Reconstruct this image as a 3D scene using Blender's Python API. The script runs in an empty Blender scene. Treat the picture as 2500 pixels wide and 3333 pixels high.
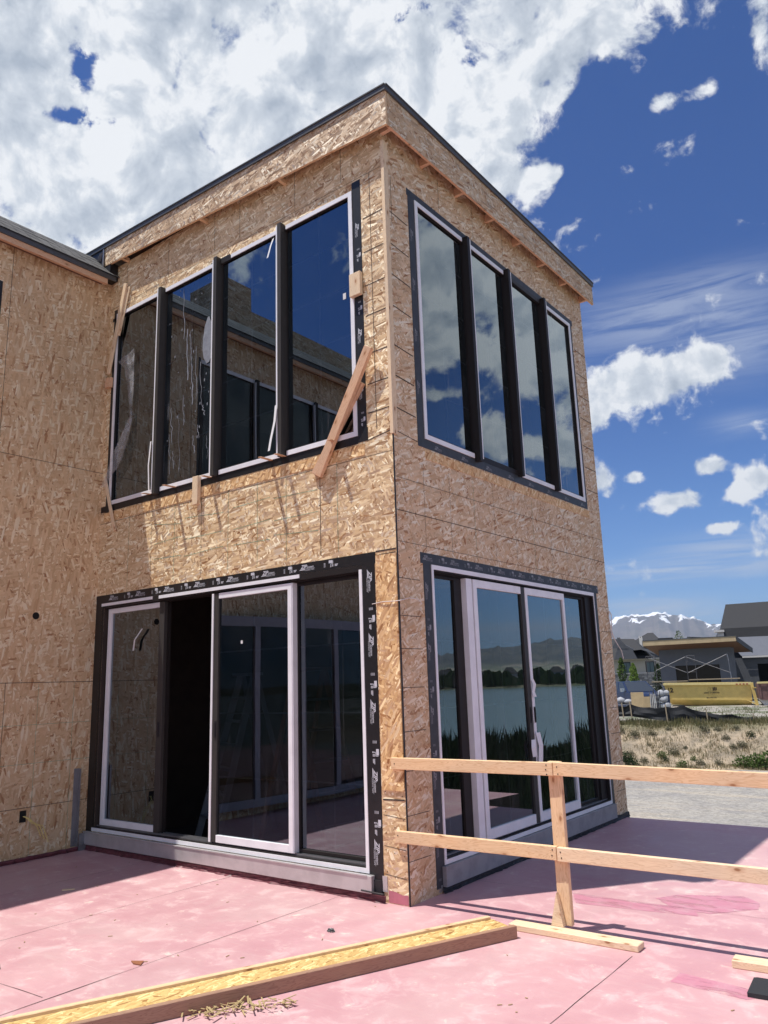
import bpy, math, random
from mathutils import Vector, Matrix, noise
random.seed(7)
R = math.radians
sc = bpy.context.scene
col = sc.collection

# ------------------------------------------------------------------ camera
CAM = Vector((3.646, -4.937, 1.6))
yaw, pit, rol = 0.6515, 0.2175, -0.0329
F = Vector((-math.sin(yaw)*math.cos(pit), math.cos(yaw)*math.cos(pit), math.sin(pit)))
r0 = Vector((math.cos(yaw), math.sin(yaw), 0)); u0 = r0.cross(F)
RR = math.cos(rol)*r0 + math.sin(rol)*u0; UU = RR.cross(F)
cd = bpy.data.cameras.new('camera'); co = bpy.data.objects.new('camera', cd); col.objects.link(co)
co.matrix_world = Matrix(((RR.x, UU.x, -F.x, CAM.x), (RR.y, UU.y, -F.y, CAM.y), (RR.z, UU.z, -F.z, CAM.z), (0, 0, 0, 1)))
cd.sensor_width = 36; cd.lens = 2518.8/3333*36; cd.clip_start = .05; cd.clip_end = 40000
sc.camera = co

# ------------------------------------------------------------------ sun, exposure
SD = Vector((1.478, 1.90, -6.82)).normalized()          # direction the light travels
sl = bpy.data.lights.new('sun', 'SUN'); sl.energy = 5.0; sl.angle = R(.53); sl.color = (1, .955, .88)
so = bpy.data.objects.new('sun', sl); col.objects.link(so)
so.rotation_euler = SD.to_track_quat('-Z', 'Y').to_euler(); so.location = (-20, -26, 60)
sc.view_settings.view_transform = 'Standard'; sc.view_settings.look = 'None'
sc.view_settings.exposure = 0.22; sc.view_settings.gamma = 1; sc.view_settings.use_curve_mapping = False
sc.cycles.max_bounces = 10; sc.cycles.transparent_max_bounces = 16; sc.cycles.caustics_reflective = False
sc.cycles.use_denoising = True; sc.cycles.sample_clamp_indirect = 6

# ------------------------------------------------------------------ node helper
class NT:
    def __init__(s, nt): s.nt = nt; s.nt.nodes.clear()
    def n(s, t, **kw):
        nd = s.nt.nodes.new(t)
        for k, v in kw.items(): setattr(nd, k, v)
        return nd
    def put(s, sock, v):
        if v is None: return
        if isinstance(v, bpy.types.NodeSocket): s.nt.links.new(v, sock)
        else:
            try: sock.default_value = v
            except Exception: sock.default_value = (*v, 1) if len(v) == 3 else v
    def m(s, op, a, b=None, c=None, clamp=False):
        nd = s.n('ShaderNodeMath', operation=op, use_clamp=clamp)
        for i, v in enumerate((a, b, c)): s.put(nd.inputs[i], v)
        return nd.outputs[0]
    def v(s, op, a, b=None, scale=None):
        nd = s.n('ShaderNodeVectorMath', operation=op); s.put(nd.inputs[0], a); s.put(nd.inputs[1], b)
        if scale is not None: s.put(nd.inputs['Scale'], scale)
        return nd.outputs['Value'] if op in ('DOT_PRODUCT', 'LENGTH', 'DISTANCE') else nd.outputs[0]
    def mix(s, f, a, b, mode='MIX'):
        nd = s.n('ShaderNodeMix', data_type='RGBA', blend_type=mode)
        s.put(nd.inputs[0], f); s.put(nd.inputs[6], a if not isinstance(a, tuple) else (*a, 1)[:4]); s.put(nd.inputs[7], b if not isinstance(b, tuple) else (*b, 1)[:4])
        return nd.outputs[2]
    def noise(s, vec, scale, detail=3, rough=.5, dist=0, dim='3D'):
        nd = s.n('ShaderNodeTexNoise', noise_dimensions=dim); s.put(nd.inputs['Vector'], vec)
        nd.inputs['Scale'].default_value = scale; nd.inputs['Detail'].default_value = detail
        nd.inputs['Roughness'].default_value = rough; nd.inputs['Distortion'].default_value = dist
        return nd.outputs[0]
    def map(s, vec, loc=(0, 0, 0), rot=(0, 0, 0), scale=(1, 1, 1)):
        nd = s.n('ShaderNodeMapping'); s.put(nd.inputs[0], vec); s.put(nd.inputs[1], loc); s.put(nd.inputs[2], rot); s.put(nd.inputs[3], scale)
        return nd.outputs[0]
    def smooth(s, x, lo, hi, a=0., b=1.):
        nd = s.n('ShaderNodeMapRange', interpolation_type='SMOOTHSTEP'); s.put(nd.inputs[0], x)
        s.put(nd.inputs[1], lo); s.put(nd.inputs[2], hi); s.put(nd.inputs[3], a); s.put(nd.inputs[4], b)
        return nd.outputs[0]
    def ramp(s, f, stops, interp='LINEAR'):
        nd = s.n('ShaderNodeValToRGB'); s.put(nd.inputs[0], f); cr = nd.color_ramp; cr.interpolation = interp
        while len(cr.elements) > 1: cr.elements.remove(cr.elements[-1])
        cr.elements[0].position = stops[0][0]; cr.elements[0].color = (*stops[0][1], 1)
        for p, c in stops[1:]:
            e = cr.elements.new(p); e.color = (*c, 1)
        return nd.outputs[0]
    def sep(s, vec):
        nd = s.n('ShaderNodeSeparateXYZ'); s.put(nd.inputs[0], vec); return nd.outputs
    def comb(s, x, y, z):
        nd = s.n('ShaderNodeCombineXYZ'); s.put(nd.inputs[0], x); s.put(nd.inputs[1], y); s.put(nd.inputs[2], z); return nd.outputs[0]
    def bump(s, h, strength=.3, dist=.002):
        nd = s.n('ShaderNodeBump'); s.put(nd.inputs['Height'], h); nd.inputs['Strength'].default_value = strength; nd.inputs['Distance'].default_value = dist
        return nd.outputs[0]
    def pbr(s, color, rough=.7, metal=0, normal=None, spec=.5, alpha=None):
        nd = s.n('ShaderNodeBsdfPrincipled'); s.put(nd.inputs['Base Color'], color if not isinstance(color, tuple) else (*color, 1)[:4])
        s.put(nd.inputs['Roughness'], rough); s.put(nd.inputs['Metallic'], metal); s.put(nd.inputs['Normal'], normal)
        nd.inputs['Specular IOR Level'].default_value = spec
        if alpha is not None: s.put(nd.inputs['Alpha'], alpha)
        return nd.outputs[0]
    def out(s, sh):
        o = s.n('ShaderNodeOutputMaterial'); s.nt.links.new(sh, o.inputs[0])
    def uv(s): return s.n('ShaderNodeTexCoord').outputs['UV']
    def obj(s): return s.n('ShaderNodeTexCoord').outputs['Object']
    def pos(s): return s.n('ShaderNodeNewGeometry').outputs['Position']
    def rnd(s): return s.n('ShaderNodeObjectInfo').outputs['Random']

# ------------------------------------------------------------------ sky
w = bpy.data.worlds.new('World'); sc.world = w; w.use_nodes = True
W = NT(w.node_tree)
sky = W.n('ShaderNodeTexSky', sky_type='NISHITA', sun_disc=False)
sky.sun_elevation = math.asin(-SD.z); sky.sun_rotation = math.atan2(-SD.x, -SD.y)
sky.altitude = 1400; sky.air_density = 1.0; sky.dust_density = .15; sky.ozone_density = 4.0
D = W.v('NORMALIZE', W.n('ShaderNodeTexCoord').outputs['Generated'])
dx, dy, dz = W.sep(D)[:3]
CUM = [(0,.15,.99,.38,.38),(.85,-.25,.45,.4,.3),(.15,-.85,.55,.4,.28),(.75,-.6,.25,.4,.2),(-.9,.1,.4,.3,.2),(-0.71,.336,.619,.156,.156),(-.627,.431,.648,.156,.132),(-.528,.496,.689,.156,.096),(-.58,.545,.605,.132,.09),(-.754,.399,.522,.138,.066),(-.691,.462,.556,.12,.078),(-.442,.582,.682,.144,.078),(-.389,.648,.654,.09,.066),(-.349,.628,.695,.12,.054),(-.264,.678,.686,.09,.054),(-.367,.699,.614,.054,.036),(-.391,.687,.613,.036,.024),(-.363,.739,.567,.054,.033),(-.323,.756,.57,.021,.015),(-.292,.716,.634,.02,.012),  # wide leading blobs: unseen clouds added to whiten the ambient light
 (-.185,.773,.606,.03,.019),(-.146,.782,.606,.023,.018),(-.084,.771,.631,.021,.048),(-.312,.884,.347,.066,.045),(-.261,.902,.345,.048,.03),(-.214,.909,.357,.042,.023),(-.346,.882,.32,.024,.03),(-.346,.907,.238,.029,.036),(-.312,.92,.237,.0156,.0132),(-.268,.942,.203,.051,.02),(-.229,.943,.24,.025,.0156),(-.186,.958,.218,.03,.021),(-.208,.956,.205,.018,.015),(-.231,.958,.167,.025,.011),
 (.464,.747,.476,.10,.075),(.43,.79,.435,.09,.055),(.39,.84,.40,.08,.055),(.33,.87,.40,.07,.075),(.52,.72,.40,.06,.03),(.496,.786,.355,.045,.014),(.418,.862,.288,.06,.024),(.47,.827,.31,.036,.024),(.52,.813,.262,.036,.018),(.379,.884,.273,.03,.02),(.35,.88,.33,.04,.02),(.45,.80,.50,.05,.04),(.62,.68,.45,.1,.06)]
HOL = [(b[0], b[1], b[2], b[3]*1.15, b[4]*1.2) for b in [(-.662,.372,.651,.012,.03),(-.675,.413,.611,.04,.010),(-.704,.365,.609,.024,.009),(-.351,.649,.675,.019,.012),(-.421,.639,.644,.018,.0132),(-.394,.587,.707,.024,.01)]]
CIR = [(-.252,.878,.406,.138,.03,.30),(-.172,.913,.369,.084,.04,.30),(-.206,.876,.436,.12,.022,.24),(-.275,.954,.122,.138,.015,.7),(-.321,.944,.079,.072,.012,.6),(-.232,.962,.145,.072,.016,.4),(-.189,.94,.282,.036,.012,.35),(-.243,.968,.064,.066,.012,.5),(.55,.82,.13,.25,.02,.5),(.4,.9,.06,.3,.014,.5)]
CUM = [(b if b[3] > .08 else (*b[:3], b[3]*.86, b[4]*.86)) for b in CUM]
def blobs(lst):
    tot = None
    for b in lst:
        c = Vector(b[:3]).normalized(); rt = Vector((c.y, -c.x, 0)).normalized(); up = rt.cross(c) * 1.0
        a = W.v('DOT_PRODUCT', D, tuple(rt/b[3])); e = W.v('DOT_PRODUCT', W.v('SUBTRACT', D, tuple(c)), tuple(up/b[4]))
        q = W.m('ADD', W.m('MULTIPLY', a, a), W.m('MULTIPLY', e, e))
        g = W.m('EXPONENT', W.m('MULTIPLY', q, -1.15))
        if len(b) > 5: g = W.m('MULTIPLY', g, b[5])
        front = W.m('GREATER_THAN', W.v('DOT_PRODUCT', D, tuple(c)), .3)
        g = W.m('MULTIPLY', g, front)
        tot = g if tot is None else W.m('ADD', tot, g)
    return tot
wob = W.n('ShaderNodeTexNoise'); W.put(wob.inputs['Vector'], D); wob.inputs['Scale'].default_value = 9; wob.inputs['Detail'].default_value = 2
DW = W.v('ADD', D, W.v('SCALE', W.v('SUBTRACT', wob.outputs['Color'], (.5, .5, .5)), scale=.05))
fb = W.noise(DW, 11, 10, .57)
fb2 = W.noise(W.v('ADD', DW, (-.008, -.006, .016)), 11, 7, .53)
lowf = W.noise(DW, 6, 3, .5)
fine_ = W.noise(DW, 42, 6, .6)
dens0 = W.m('ADD', W.m('SUBTRACT', W.m('MINIMUM', blobs(CUM), 1.05), W.m('MULTIPLY', blobs(HOL), W.smooth(W.noise(DW, 26, 5, .6),   .42, .62, .0, .7))), W.m('MULTIPLY', W.m('SUBTRACT', fb, .5), 2.7))
dens = W.m('ADD', dens0, W.m('MULTIPLY', W.m('SUBTRACT', fine_, .5), 1.25))
mask = W.smooth(dens, .26, .70)
thick = W.smooth(dens0, .55, 1.6)
relief = W.m('ADD', W.m('MULTIPLY', W.m('SUBTRACT', fb, fb2), 2.8), W.m('MULTIPLY', W.m('SUBTRACT', fine_, .5), .5))
br = W.m('ADD', W.m('ADD', .90, relief), W.m('MULTIPLY', thick, W.smooth(lowf, .40, .64, .02, -.34)), clamp=True)
ccol = W.ramp(br, [(0, (.28, .33, .42)), (.45, (.45, .51, .60)), (.8, (.68, .73, .80)), (1, (.92, .94, .97))])
cmap = W.map(D, rot=(0, 0, R(14)), scale=(3, 3, 34))
cn = W.noise(cmap, 1.6, 7, .6, 1.2)
cir = W.m('MULTIPLY', W.m('MINIMUM', blobs(CIR), .8), W.smooth(cn, .34, .66, .25, 1.35))
hz = W.smooth(dz, -.02, .46, 1, 0)
skc = W.mix(1, sky.outputs[0], (.27, .61, 1.14), 'MULTIPLY')
skc = W.mix(hz, skc, W.mix(1, skc, (2.5, 1.65, 1.2), 'MULTIPLY'))
CL = 10.2
c1 = W.mix(cir, skc, W.v('SCALE', (.62, .68, .80), scale=CL))
c2 = W.mix(mask, c1, W.v('SCALE', ccol, scale=CL))
bg = W.n('ShaderNodeBackground'); W.put(bg.inputs[0], c2); bg.inputs[1].default_value = .082
wo = W.n('ShaderNodeOutputWorld'); W.nt.links.new(bg.outputs[0], wo.inputs[0])
w.cycles.sampling_method = 'MANUAL'; w.cycles.sample_map_resolution = 512

# ------------------------------------------------------------------ materials
MATS = {}
def mat(name):
    m = bpy.data.materials.new(name); m.use_nodes = True; MATS[name] = m
    return m, NT(m.node_tree)

def osb(name, tilt=0., tint=(1, 1, 1), warm=0., size=1.05, dark=0.):
    m, N = mat(name); uv = N.uv()
    wob = N.n('ShaderNodeTexNoise'); N.put(wob.inputs['Vector'], uv); wob.inputs['Scale'].default_value = 16; wob.inputs['Detail'].default_value = 2
    uvw = N.v('ADD', uv, N.v('SCALE', N.v('SUBTRACT', wob.outputs['Color'], (.5, .5, .5)), scale=.016))
    shade = None; hgt = None
    for i, (ang, L, wd) in enumerate([(8, .10, .022), (-38, .085, .02), (62, .07, .02), (-12, .12, .024), (31, .09, .019), (-66, .06, .016), (4, .11, .018)]):
        ca, sa = math.cos(R(ang+tilt)), math.sin(R(ang+tilt))
        mp = N.comb(N.m('MULTIPLY', N.v('DOT_PRODUCT', uvw, (ca, sa, 0)), 1/(L*size)), N.m('MULTIPLY', N.v('DOT_PRODUCT', uvw, (-sa, ca, 0)), 1/(wd*size)), i*7.3)
        vo = N.n('ShaderNodeTexVoronoi', voronoi_dimensions='2D', feature='F1', distance='CHEBYCHEV' if i % 2 else 'EUCLIDEAN'); N.put(vo.inputs['Vector'], N.v('ADD', mp, (i*3.1, i*5.7, 0))); vo.inputs['Scale'].default_value = 1
        vo.inputs['Randomness'].default_value = .95
        s_ = N.n('ShaderNodeSeparateColor'); N.put(s_.inputs[0], vo.outputs['Color'])
        # a little along-grain tone within each strand
        gr = N.noise(N.comb(N.v('DOT_PRODUCT', uvw, (ca*14, sa*14, 0)), N.v('DOT_PRODUCT', uvw, (-sa*260, ca*260, 0)), i), 1, 2, .5)
        val = N.m('ADD', N.m('MULTIPLY', s_.outputs[1], .86), N.m('MULTIPLY', gr, .16))
        if shade is None: shade = val; hgt = s_.outputs[2]; rc = vo.outputs['Color']
        else:
            pres = N.m('MULTIPLY', N.m('GREATER_THAN', s_.outputs[0], .50 if i < 5 else .66), N.m('LESS_THAN', vo.outputs['Distance'], .62))
            nd = N.n('ShaderNodeMix', data_type='FLOAT'); N.put(nd.inputs[0], pres); N.put(nd.inputs[2], shade); N.put(nd.inputs[3], val); shade = nd.outputs[0]
            nd = N.n('ShaderNodeMix', data_type='FLOAT'); N.put(nd.inputs[0], pres); N.put(nd.inputs[2], hgt); N.put(nd.inputs[3], s_.outputs[2]); hgt = nd.outputs[0]; rc = N.mix(pres, rc, vo.outputs['Color'])
    c = N.ramp(shade, [(0, (.15, .07, .03)), (.09, (.37, .195, .09)), (.17, (.55, .385, .225)), (.5, (.675, .505, .32)), (.74, (.755, .595, .40)), (.82, (.87, .76, .56)), (1, (.95, .89, .73))])
    big = N.noise(uv, 1.3, 3, .6)
    c = N.mix(N.smooth(big, .3, .75, 0, .35), c, N.mix(1, c, (.82, .80, .80), 'MULTIPLY'))
    fx, fy, _z = N.sep(N.v('FLOOR', N.v('MULTIPLY', uv, (1/1.22, 1/2.44, 1))))[:3]
    wn = N.n('ShaderNodeTexWhiteNoise', noise_dimensions='2D'); N.put(wn.inputs['Vector'], N.comb(fx, fy, 0)); c = N.mix(N.m('MULTIPLY', wn.outputs[0], .30), c, N.mix(1, c, (.74, .68, .66), 'MULTIPLY'))
    # darker weathered speckle
    sp = N.noise(uv, 55, 3, .7)
    c = N.mix(N.smooth(sp, .66, .74, 0, .55), c, (.13, .07, .04))
    c = N.mix(1, c, tint, 'MULTIPLY')
    if dark:
        st = N.noise(N.map(uv, scale=(1.2, 9, 1)), 3, 4, .6); c = N.mix(N.smooth(st, .5, .72, 0, dark), c, N.mix(1, c, (.45, .42, .42), 'MULTIPLY'))
    gn = N.n('ShaderNodeNewGeometry').outputs['Normal']
    nrm = N.v('NORMALIZE', N.v('ADD', gn, N.v('SCALE', N.v('SUBTRACT', rc, (.5, .5, .5)), scale=.42)))
    bp = N.n('ShaderNodeBump'); N.put(bp.inputs['Height'], N.m('ADD', hgt, N.m('MULTIPLY', sp, .4))); bp.inputs['Strength'].default_value = .5; bp.inputs['Distance'].default_value = .0018; N.put(bp.inputs['Normal'], nrm)
    N.out(N.pbr(c, .55, normal=bp.outputs[0], spec=.4))
    return m
osb('osb', tint=(1.06, 1.03, .95)); osb('osb_vertical', tilt=78, tint=(1.0, .955, .90), size=1.2); osb('osb_pale', tilt=15, tint=(1.0, .95, .93))
osb('osb_yellow', tilt=20, tint=(1.0, .93, .58), size=.9); osb('osb_weathered', tilt=6, tint=(.92, .88, .86), dark=.8, size=1.1)
osb('osb_orange', tilt=50, tint=(1.08, .93, .72))

def lumber(name, base=(.60, .40, .22), ringc=(.36, .19, .09), pinkish=0, knots=True):
    m, N = mat(name); uv = N.uv(); rd = N.rnd()
    v = N.v('ADD', uv, N.comb(N.m('MULTIPLY', rd, 17.), N.m('MULTIPLY', rd, 5.), 0))
    wv = N.noise(N.map(v, scale=(1.6, 16, 1)), 1.5, 3, .5, .4)
    rings = N.m('SINE', N.m('MULTIPLY', N.m('ADD', wv, N.m('MULTIPLY', N.sep(v)[1], .9)), 95))
    c = N.mix(N.smooth(rings, .1, 1, 0, .42), base, ringc)
    fine = N.noise(N.map(v, scale=(6, 240, 1)), 1, 2, .6)
    c = N.mix(N.smooth(fine, .45, .8, 0, .3), c, N.mix(1, c, (.72, .62, .55), 'MULTIPLY'))
    bl = N.noise(N.map(v, scale=(2, 5, 1)), 1, 2); c = N.mix(N.smooth(bl, .35, .7, 0, .5), c, N.mix(1, c, (1.22, 1.12, 1.0), 'MULTIPLY'))
    if knots:
        vo = N.n('ShaderNodeTexVoronoi', voronoi_dimensions='2D', feature='F1'); N.put(vo.inputs['Vector'], N.map(v, scale=(3.4, 7, 1))); vo.inputs['Scale'].default_value = 1
        c = N.mix(N.smooth(vo.outputs['Distance'], .03, .085, .85, 0), c, (.22, .09, .035)); c = N.mix(N.smooth(vo.outputs['Distance'], .06, .2, .35, 0), c, (.45, .22, .10))
    N.out(N.pbr(c, .65, normal=N.bump(fine, .3, .0006), spec=.3)); return m
lumber('lumber', (.74, .54, .34), (.50, .29, .14)); lumber('lumber_pale', (.76, .61, .43), (.52, .35, .20)); lumber('lumber_pink', (.66, .44, .29), (.42, .21, .12)); lumber('lumber_shaded', (.36, .22, .15), (.19, .10, .07), knots=False)

def plain(name, c, rough=.6, metal=0, nz=0, nscale=12, bumpy=0, spec=.5):
    m, N = mat(name); cc = c; nrm = None
    if nz or bumpy:
        n_ = N.noise(N.obj(), nscale, 5, .6)
        if nz: cc = N.mix(N.smooth(n_, .35, .7, 0, nz), c, tuple(q*.45 for q in c))
        if bumpy: nrm = N.bump(n_, bumpy, .004)
    N.out(N.pbr(cc, rough, metal, nrm, spec)); return m
plain('white_film', (.84, .85, .89), .42, nz=.16, nscale=6, bumpy=.12)
plain('bronze_frame', (.022, .019, .019), .5, nz=.2, spec=.25)
plain('dim_film', (.30, .30, .35), .5, nz=.2); plain('taupe_frame', (.05, .047, .045), .5, nz=.2, spec=.3)
plain('black_tape', (.013, .013, .015), .42, nz=.4, nscale=25, bumpy=.35)
plain('grey_tape', (.045, .048, .055), .5, nz=.6, nscale=14, bumpy=.35)
plain('tape_print', (.55, .57, .62), .5)
plain('chalk', (.055, .045, .05), .9); plain('seam', (.05, .035, .03), .9)
plain('green_line', (.10, .30, .21), .9)
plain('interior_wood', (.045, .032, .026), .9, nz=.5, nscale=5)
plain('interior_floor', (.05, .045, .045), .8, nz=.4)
plain('drip_metal', (.075, .08, .085), .45, nz=.2)
plain('sill_metal', (.55, .53, .54), .33, .35, nz=.25, nscale=8)
plain('sill_grey', (.30, .30, .32), .5, 0, nz=.4, nscale=8)
plain('black_rubber', (.02, .018, .022), .6, nz=.3, bumpy=.5, nscale=30)
plain('pink_wrap', (.16, .045, .06), .5, nz=.8, nscale=16, bumpy=.8)
plain('white_tape', (.78, .78, .80), .6, bumpy=.3, nscale=40)
plain('cable_white', (.7, .66, .64), .5); plain('cable_yellow', (.75, .60, .22), .5)
plain('hole_black', (.006, .006, .006), .9)
plain('galv', (.30, .30, .32), .4, .6, nz=.4)
plain('ladder_orange', (.30, .12, .06), .5); plain('ladder_grey', (.22, .24, .28), .4, .4)
plain('stone_grey', (.035, .036, .04), .9, nz=.3)
plain('stucco_grey', (.135, .145, .175), .9, nz=.15, nscale=2)
plain('stucco_dark', (.085, .09, .105), .9, nz=.2, nscale=2)
plain('stucco_cream', (.42, .40, .36), .9, nz=.1); plain('stucco_pale', (.58, .56, .54), .9)
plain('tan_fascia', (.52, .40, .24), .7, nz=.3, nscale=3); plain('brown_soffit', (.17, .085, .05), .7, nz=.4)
plain('window_dark', (.03, .035, .045), .15); plain('window_teal', (.12, .17, .19), .2); plain('opening_dark', (.010, .010, .012), .9)
plain('white_paint', (.72, .72, .72), .5)
plain('truck_blue', (.018, .032, .085), .28, nz=.1, spec=.6); plain('tyre', (.02, .02, .02), .8); plain('chrome', (.55, .55, .57), .25, .8)
plain('auto_glass', (.05, .06, .075), .08); plain('rust_bed', (.09, .03, .03), .7, nz=.6)
plain('yellow_steel', (.72, .53, .17), .55, nz=.28, nscale=3, bumpy=.1); plain('yellow_pale', (.70, .58, .26), .6, nz=.25)
plain('print_dark', (.07, .045, .03), .8); plain('red_mark', (.35, .05, .04), .7)
plain('brown_steel', (.16, .085, .08), .7, nz=.5, nscale=3); plain('skid_dark', (.03, .022, .02), .8)
plain('plywood', (.52, .39, .22), .8, nz=.3, nscale=3)
plain('bag_white', (.36, .37, .40), .7, nz=.25, nscale=3, bumpy=.6)
plain('silt_cloth', (.018, .02, .024), .75, nz=.4, nscale=6, bumpy=.7); plain('stake', (.36, .29, .2), .8)
plain('scaffold_steel', (.28, .28, .30), .5, .3, nz=.3); plain('scaffold_dark', (.07, .07, .08), .6)
plain('bark', (.11, .08, .055), .9, nz=.5)
plain('rock', (.4, .37, .33), .9, nz=.4)
plain('foam_black', (.022, .024, .028), .85, nz=.2, bumpy=.4, nscale=60)
plain('straw', (.44, .33, .16), .9, nz=.4)

def shingles():
    m, N = mat('shingles'); uv = N.uv()
    b = N.n('ShaderNodeTexBrick'); N.put(b.inputs['Vector'], uv); b.inputs['Scale'].default_value = 1
    b.inputs['Brick Width'].default_value = .25; b.inputs['Row Height'].default_value = .14; b.inputs['Mortar Size'].default_value = .006
    b.inputs['Color1'].default_value = (.055, .055, .058, 1); b.inputs['Color2'].default_value = (.11, .108, .108, 1); b.inputs['Mortar'].default_value = (.015, .015, .015, 1)
    c = N.mix(N.smooth(N.noise(uv, 60, 3), .4, .7, 0, .4), b.outputs[0], (.16, .155, .15))
    N.out(N.pbr(c, .9, normal=N.bump(b.outputs['Fac'], .8, -.01))); return m
shingles()
def stone():
    m, N = mat('stone_veneer'); uv = N.uv()
    b = N.n('ShaderNodeTexBrick'); N.put(b.inputs['Vector'], N.v('ADD', uv, N.v('SCALE', N.v('SUBTRACT', N.comb(N.noise(uv, 3), N.noise(N.v('ADD', uv, (9, 9, 0)), 3), 0), (.5, .5, 0)), scale=.15)))
    b.inputs['Scale'].default_value = 1; b.inputs['Brick Width'].default_value = .42; b.inputs['Row Height'].default_value = .17; b.inputs['Mortar Size'].default_value = .012
    b.inputs['Color1'].default_value = (.14, .14, .15, 1); b.inputs['Color2'].default_value = (.44, .43, .42, 1); b.inputs['Mortar'].default_value = (.08, .08, .08, 1)
    N.out(N.pbr(b.outputs[0], .9, normal=N.bump(b.outputs['Fac'], .8, -.02))); return m
stone()

def glass(name, refl, trans, power=3., rough=0., dirt_veil=0., gcol=(.92, .98, 1.0)):
    m, N = mat(name)
    g = N.n('ShaderNodeNewGeometry')
    ca = N.m('ABSOLUTE', N.v('DOT_PRODUCT', g.outputs['Incoming'], g.outputs['Normal']))
    fr = N.m('ADD', refl, N.m('MULTIPLY', N.m('POWER', N.m('SUBTRACT', 1, ca), power), 1-refl), clamp=True)
    t = N.n('ShaderNodeBsdfTransparent'); t.inputs[0].default_value = (*trans, 1)
    wav = N.bump(N.noise(N.uv(), 1.1, 1), .05, .02)
    gl = N.n('ShaderNodeBsdfGlossy'); gl.inputs['Color'].default_value = (*gcol, 1); gl.inputs['Roughness'].default_value = rough; N.put(gl.inputs['Normal'], wav)
    mx = N.n('ShaderNodeMixShader'); N.put(mx.inputs[0], fr); N.nt.links.new(t.outputs[0], mx.inputs[1]); N.nt.links.new(gl.outputs[0], mx.inputs[2])
    out = mx.outputs[0]
    if dirt_veil:
        uv = N.uv()
        st = N.noise(N.map(uv, scale=(22, 1.2, 1)), 1, 5, .6, .6); pt = N.noise(uv, 2.0, 3, .5); 
        f = N.m('MULTIPLY', N.m('MULTIPLY', N.smooth(st, .56, .75), N.smooth(pt, .45, .65)), dirt_veil)
        f = N.m('ADD', f, N.m('MULTIPLY', N.smooth(N.noise(uv, 3, 4), .3, .8), dirt_veil*.10))
        df = N.n('ShaderNodeBsdfDiffuse'); df.inputs[0].default_value = (.62, .64, .68, 1)
        m2 = N.n('ShaderNodeMixShader'); N.put(m2.inputs[0], f); N.nt.links.new(out, m2.inputs[1]); N.nt.links.new(df.outputs[0], m2.inputs[2]); out = m2.outputs[0]
    N.out(out); return m
glass('glass_sunny', .24, (.16, .17, .19), dirt_veil=.05, gcol=(.66, .80, .93)); glass('glass_streaked', .22, (.14, .16, .2), dirt_veil=.22, gcol=(.66, .80, .93))
glass('glass_dim', .05, (.12, .12, .13), dirt_veil=.02); glass('glass_shade', .14, (.14, .16, .17), 2.6, dirt_veil=.16, gcol=(.86, .96, 1.0)); glass('glass_shade_streaked', .14, (.14, .16, .17), 2.6, dirt_veil=.5, gcol=(.86, .96, 1.0))  # on glass_shade the dirt is also a pale veil softening its reflections
def film():
    m, N = mat('torn_film'); n_ = N.noise(N.obj(), 7, 3, .5, .6)
    t = N.n('ShaderNodeBsdfTransparent'); d = N.pbr((.66, .68, .72), .25, normal=N.bump(n_, 1, .01))
    mx = N.n('ShaderNodeMixShader'); N.put(mx.inputs[0], N.smooth(n_, .3, .75, .10, .42)); N.nt.links.new(t.outputs[0], mx.inputs[1]); N.nt.links.new(d, mx.inputs[2]); N.out(mx.outputs[0])
film()
plain('glue_white', (.24, .26, .30), .6, nz=.3, nscale=30, bumpy=.5)

def deckmat():
    m, N = mat('pink_membrane'); p = N.pos()
    n1 = N.noise(p, 1.1, 6, .62, .3); n2 = N.noise(p, 4.6, 8, .72, .5); n3 = N.noise(N.v('ADD', p, (11, 3, 0)), 9, 5, .7, .3)
    c = N.mix(N.smooth(n1, .32, .68), (.51, .275, .30), (.57, .34, .355))
    c = N.mix(N.smooth(n2, .48, .68, 0, .52), c, (.69, .53, .52))
    c = N.mix(N.m('MULTIPLY', N.smooth(n3, .57, .68, 0, .6), N.smooth(n2, .44, .58)), c, (.74, .65, .55))
    c = N.mix(N.smooth(N.noise(N.v('ADD', p, (5, 7, 0)), 2.3, 5, .6, .8), .62, .72, 0, .35), c, (.58, .30, .355))
    # brushed streaks
    st = N.noise(N.map(p, rot=(0, 0, R(20)), scale=(2, 14, 1)), 1, 4, .6); c = N.mix(N.smooth(st, .56, .75, 0, .25), c, (.64, .50, .47))
    du = N.noise(N.v('ADD', p, (31, 3, 0)), .55, 7, .68, .6); c = N.mix(N.smooth(du, .46, .62, 0, .28), c, (.56, .44, .42))
    sc_ = N.noise(N.map(p, rot=(0, 0, R(-35)), scale=(1.3, 26, 1)), 1, 5, .7, .8); c = N.mix(N.m('MULTIPLY', N.smooth(sc_, .60, .70, 0, .6), N.smooth(n1, .45, .6)), c, (.74, .62, .58))
    fine = N.noise(p, 140, 3, .7); c = N.mix(N.smooth(fine, .62, .74, 0, .4), c, (.38, .2, .2))
    N.out(N.pbr(c, N.smooth(n2, .3, .7, .42, .7), normal=N.bump(N.m('ADD', n3, N.m('MULTIPLY', fine, .25)), .25, .003), spec=.35)); return m
deckmat()
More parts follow.
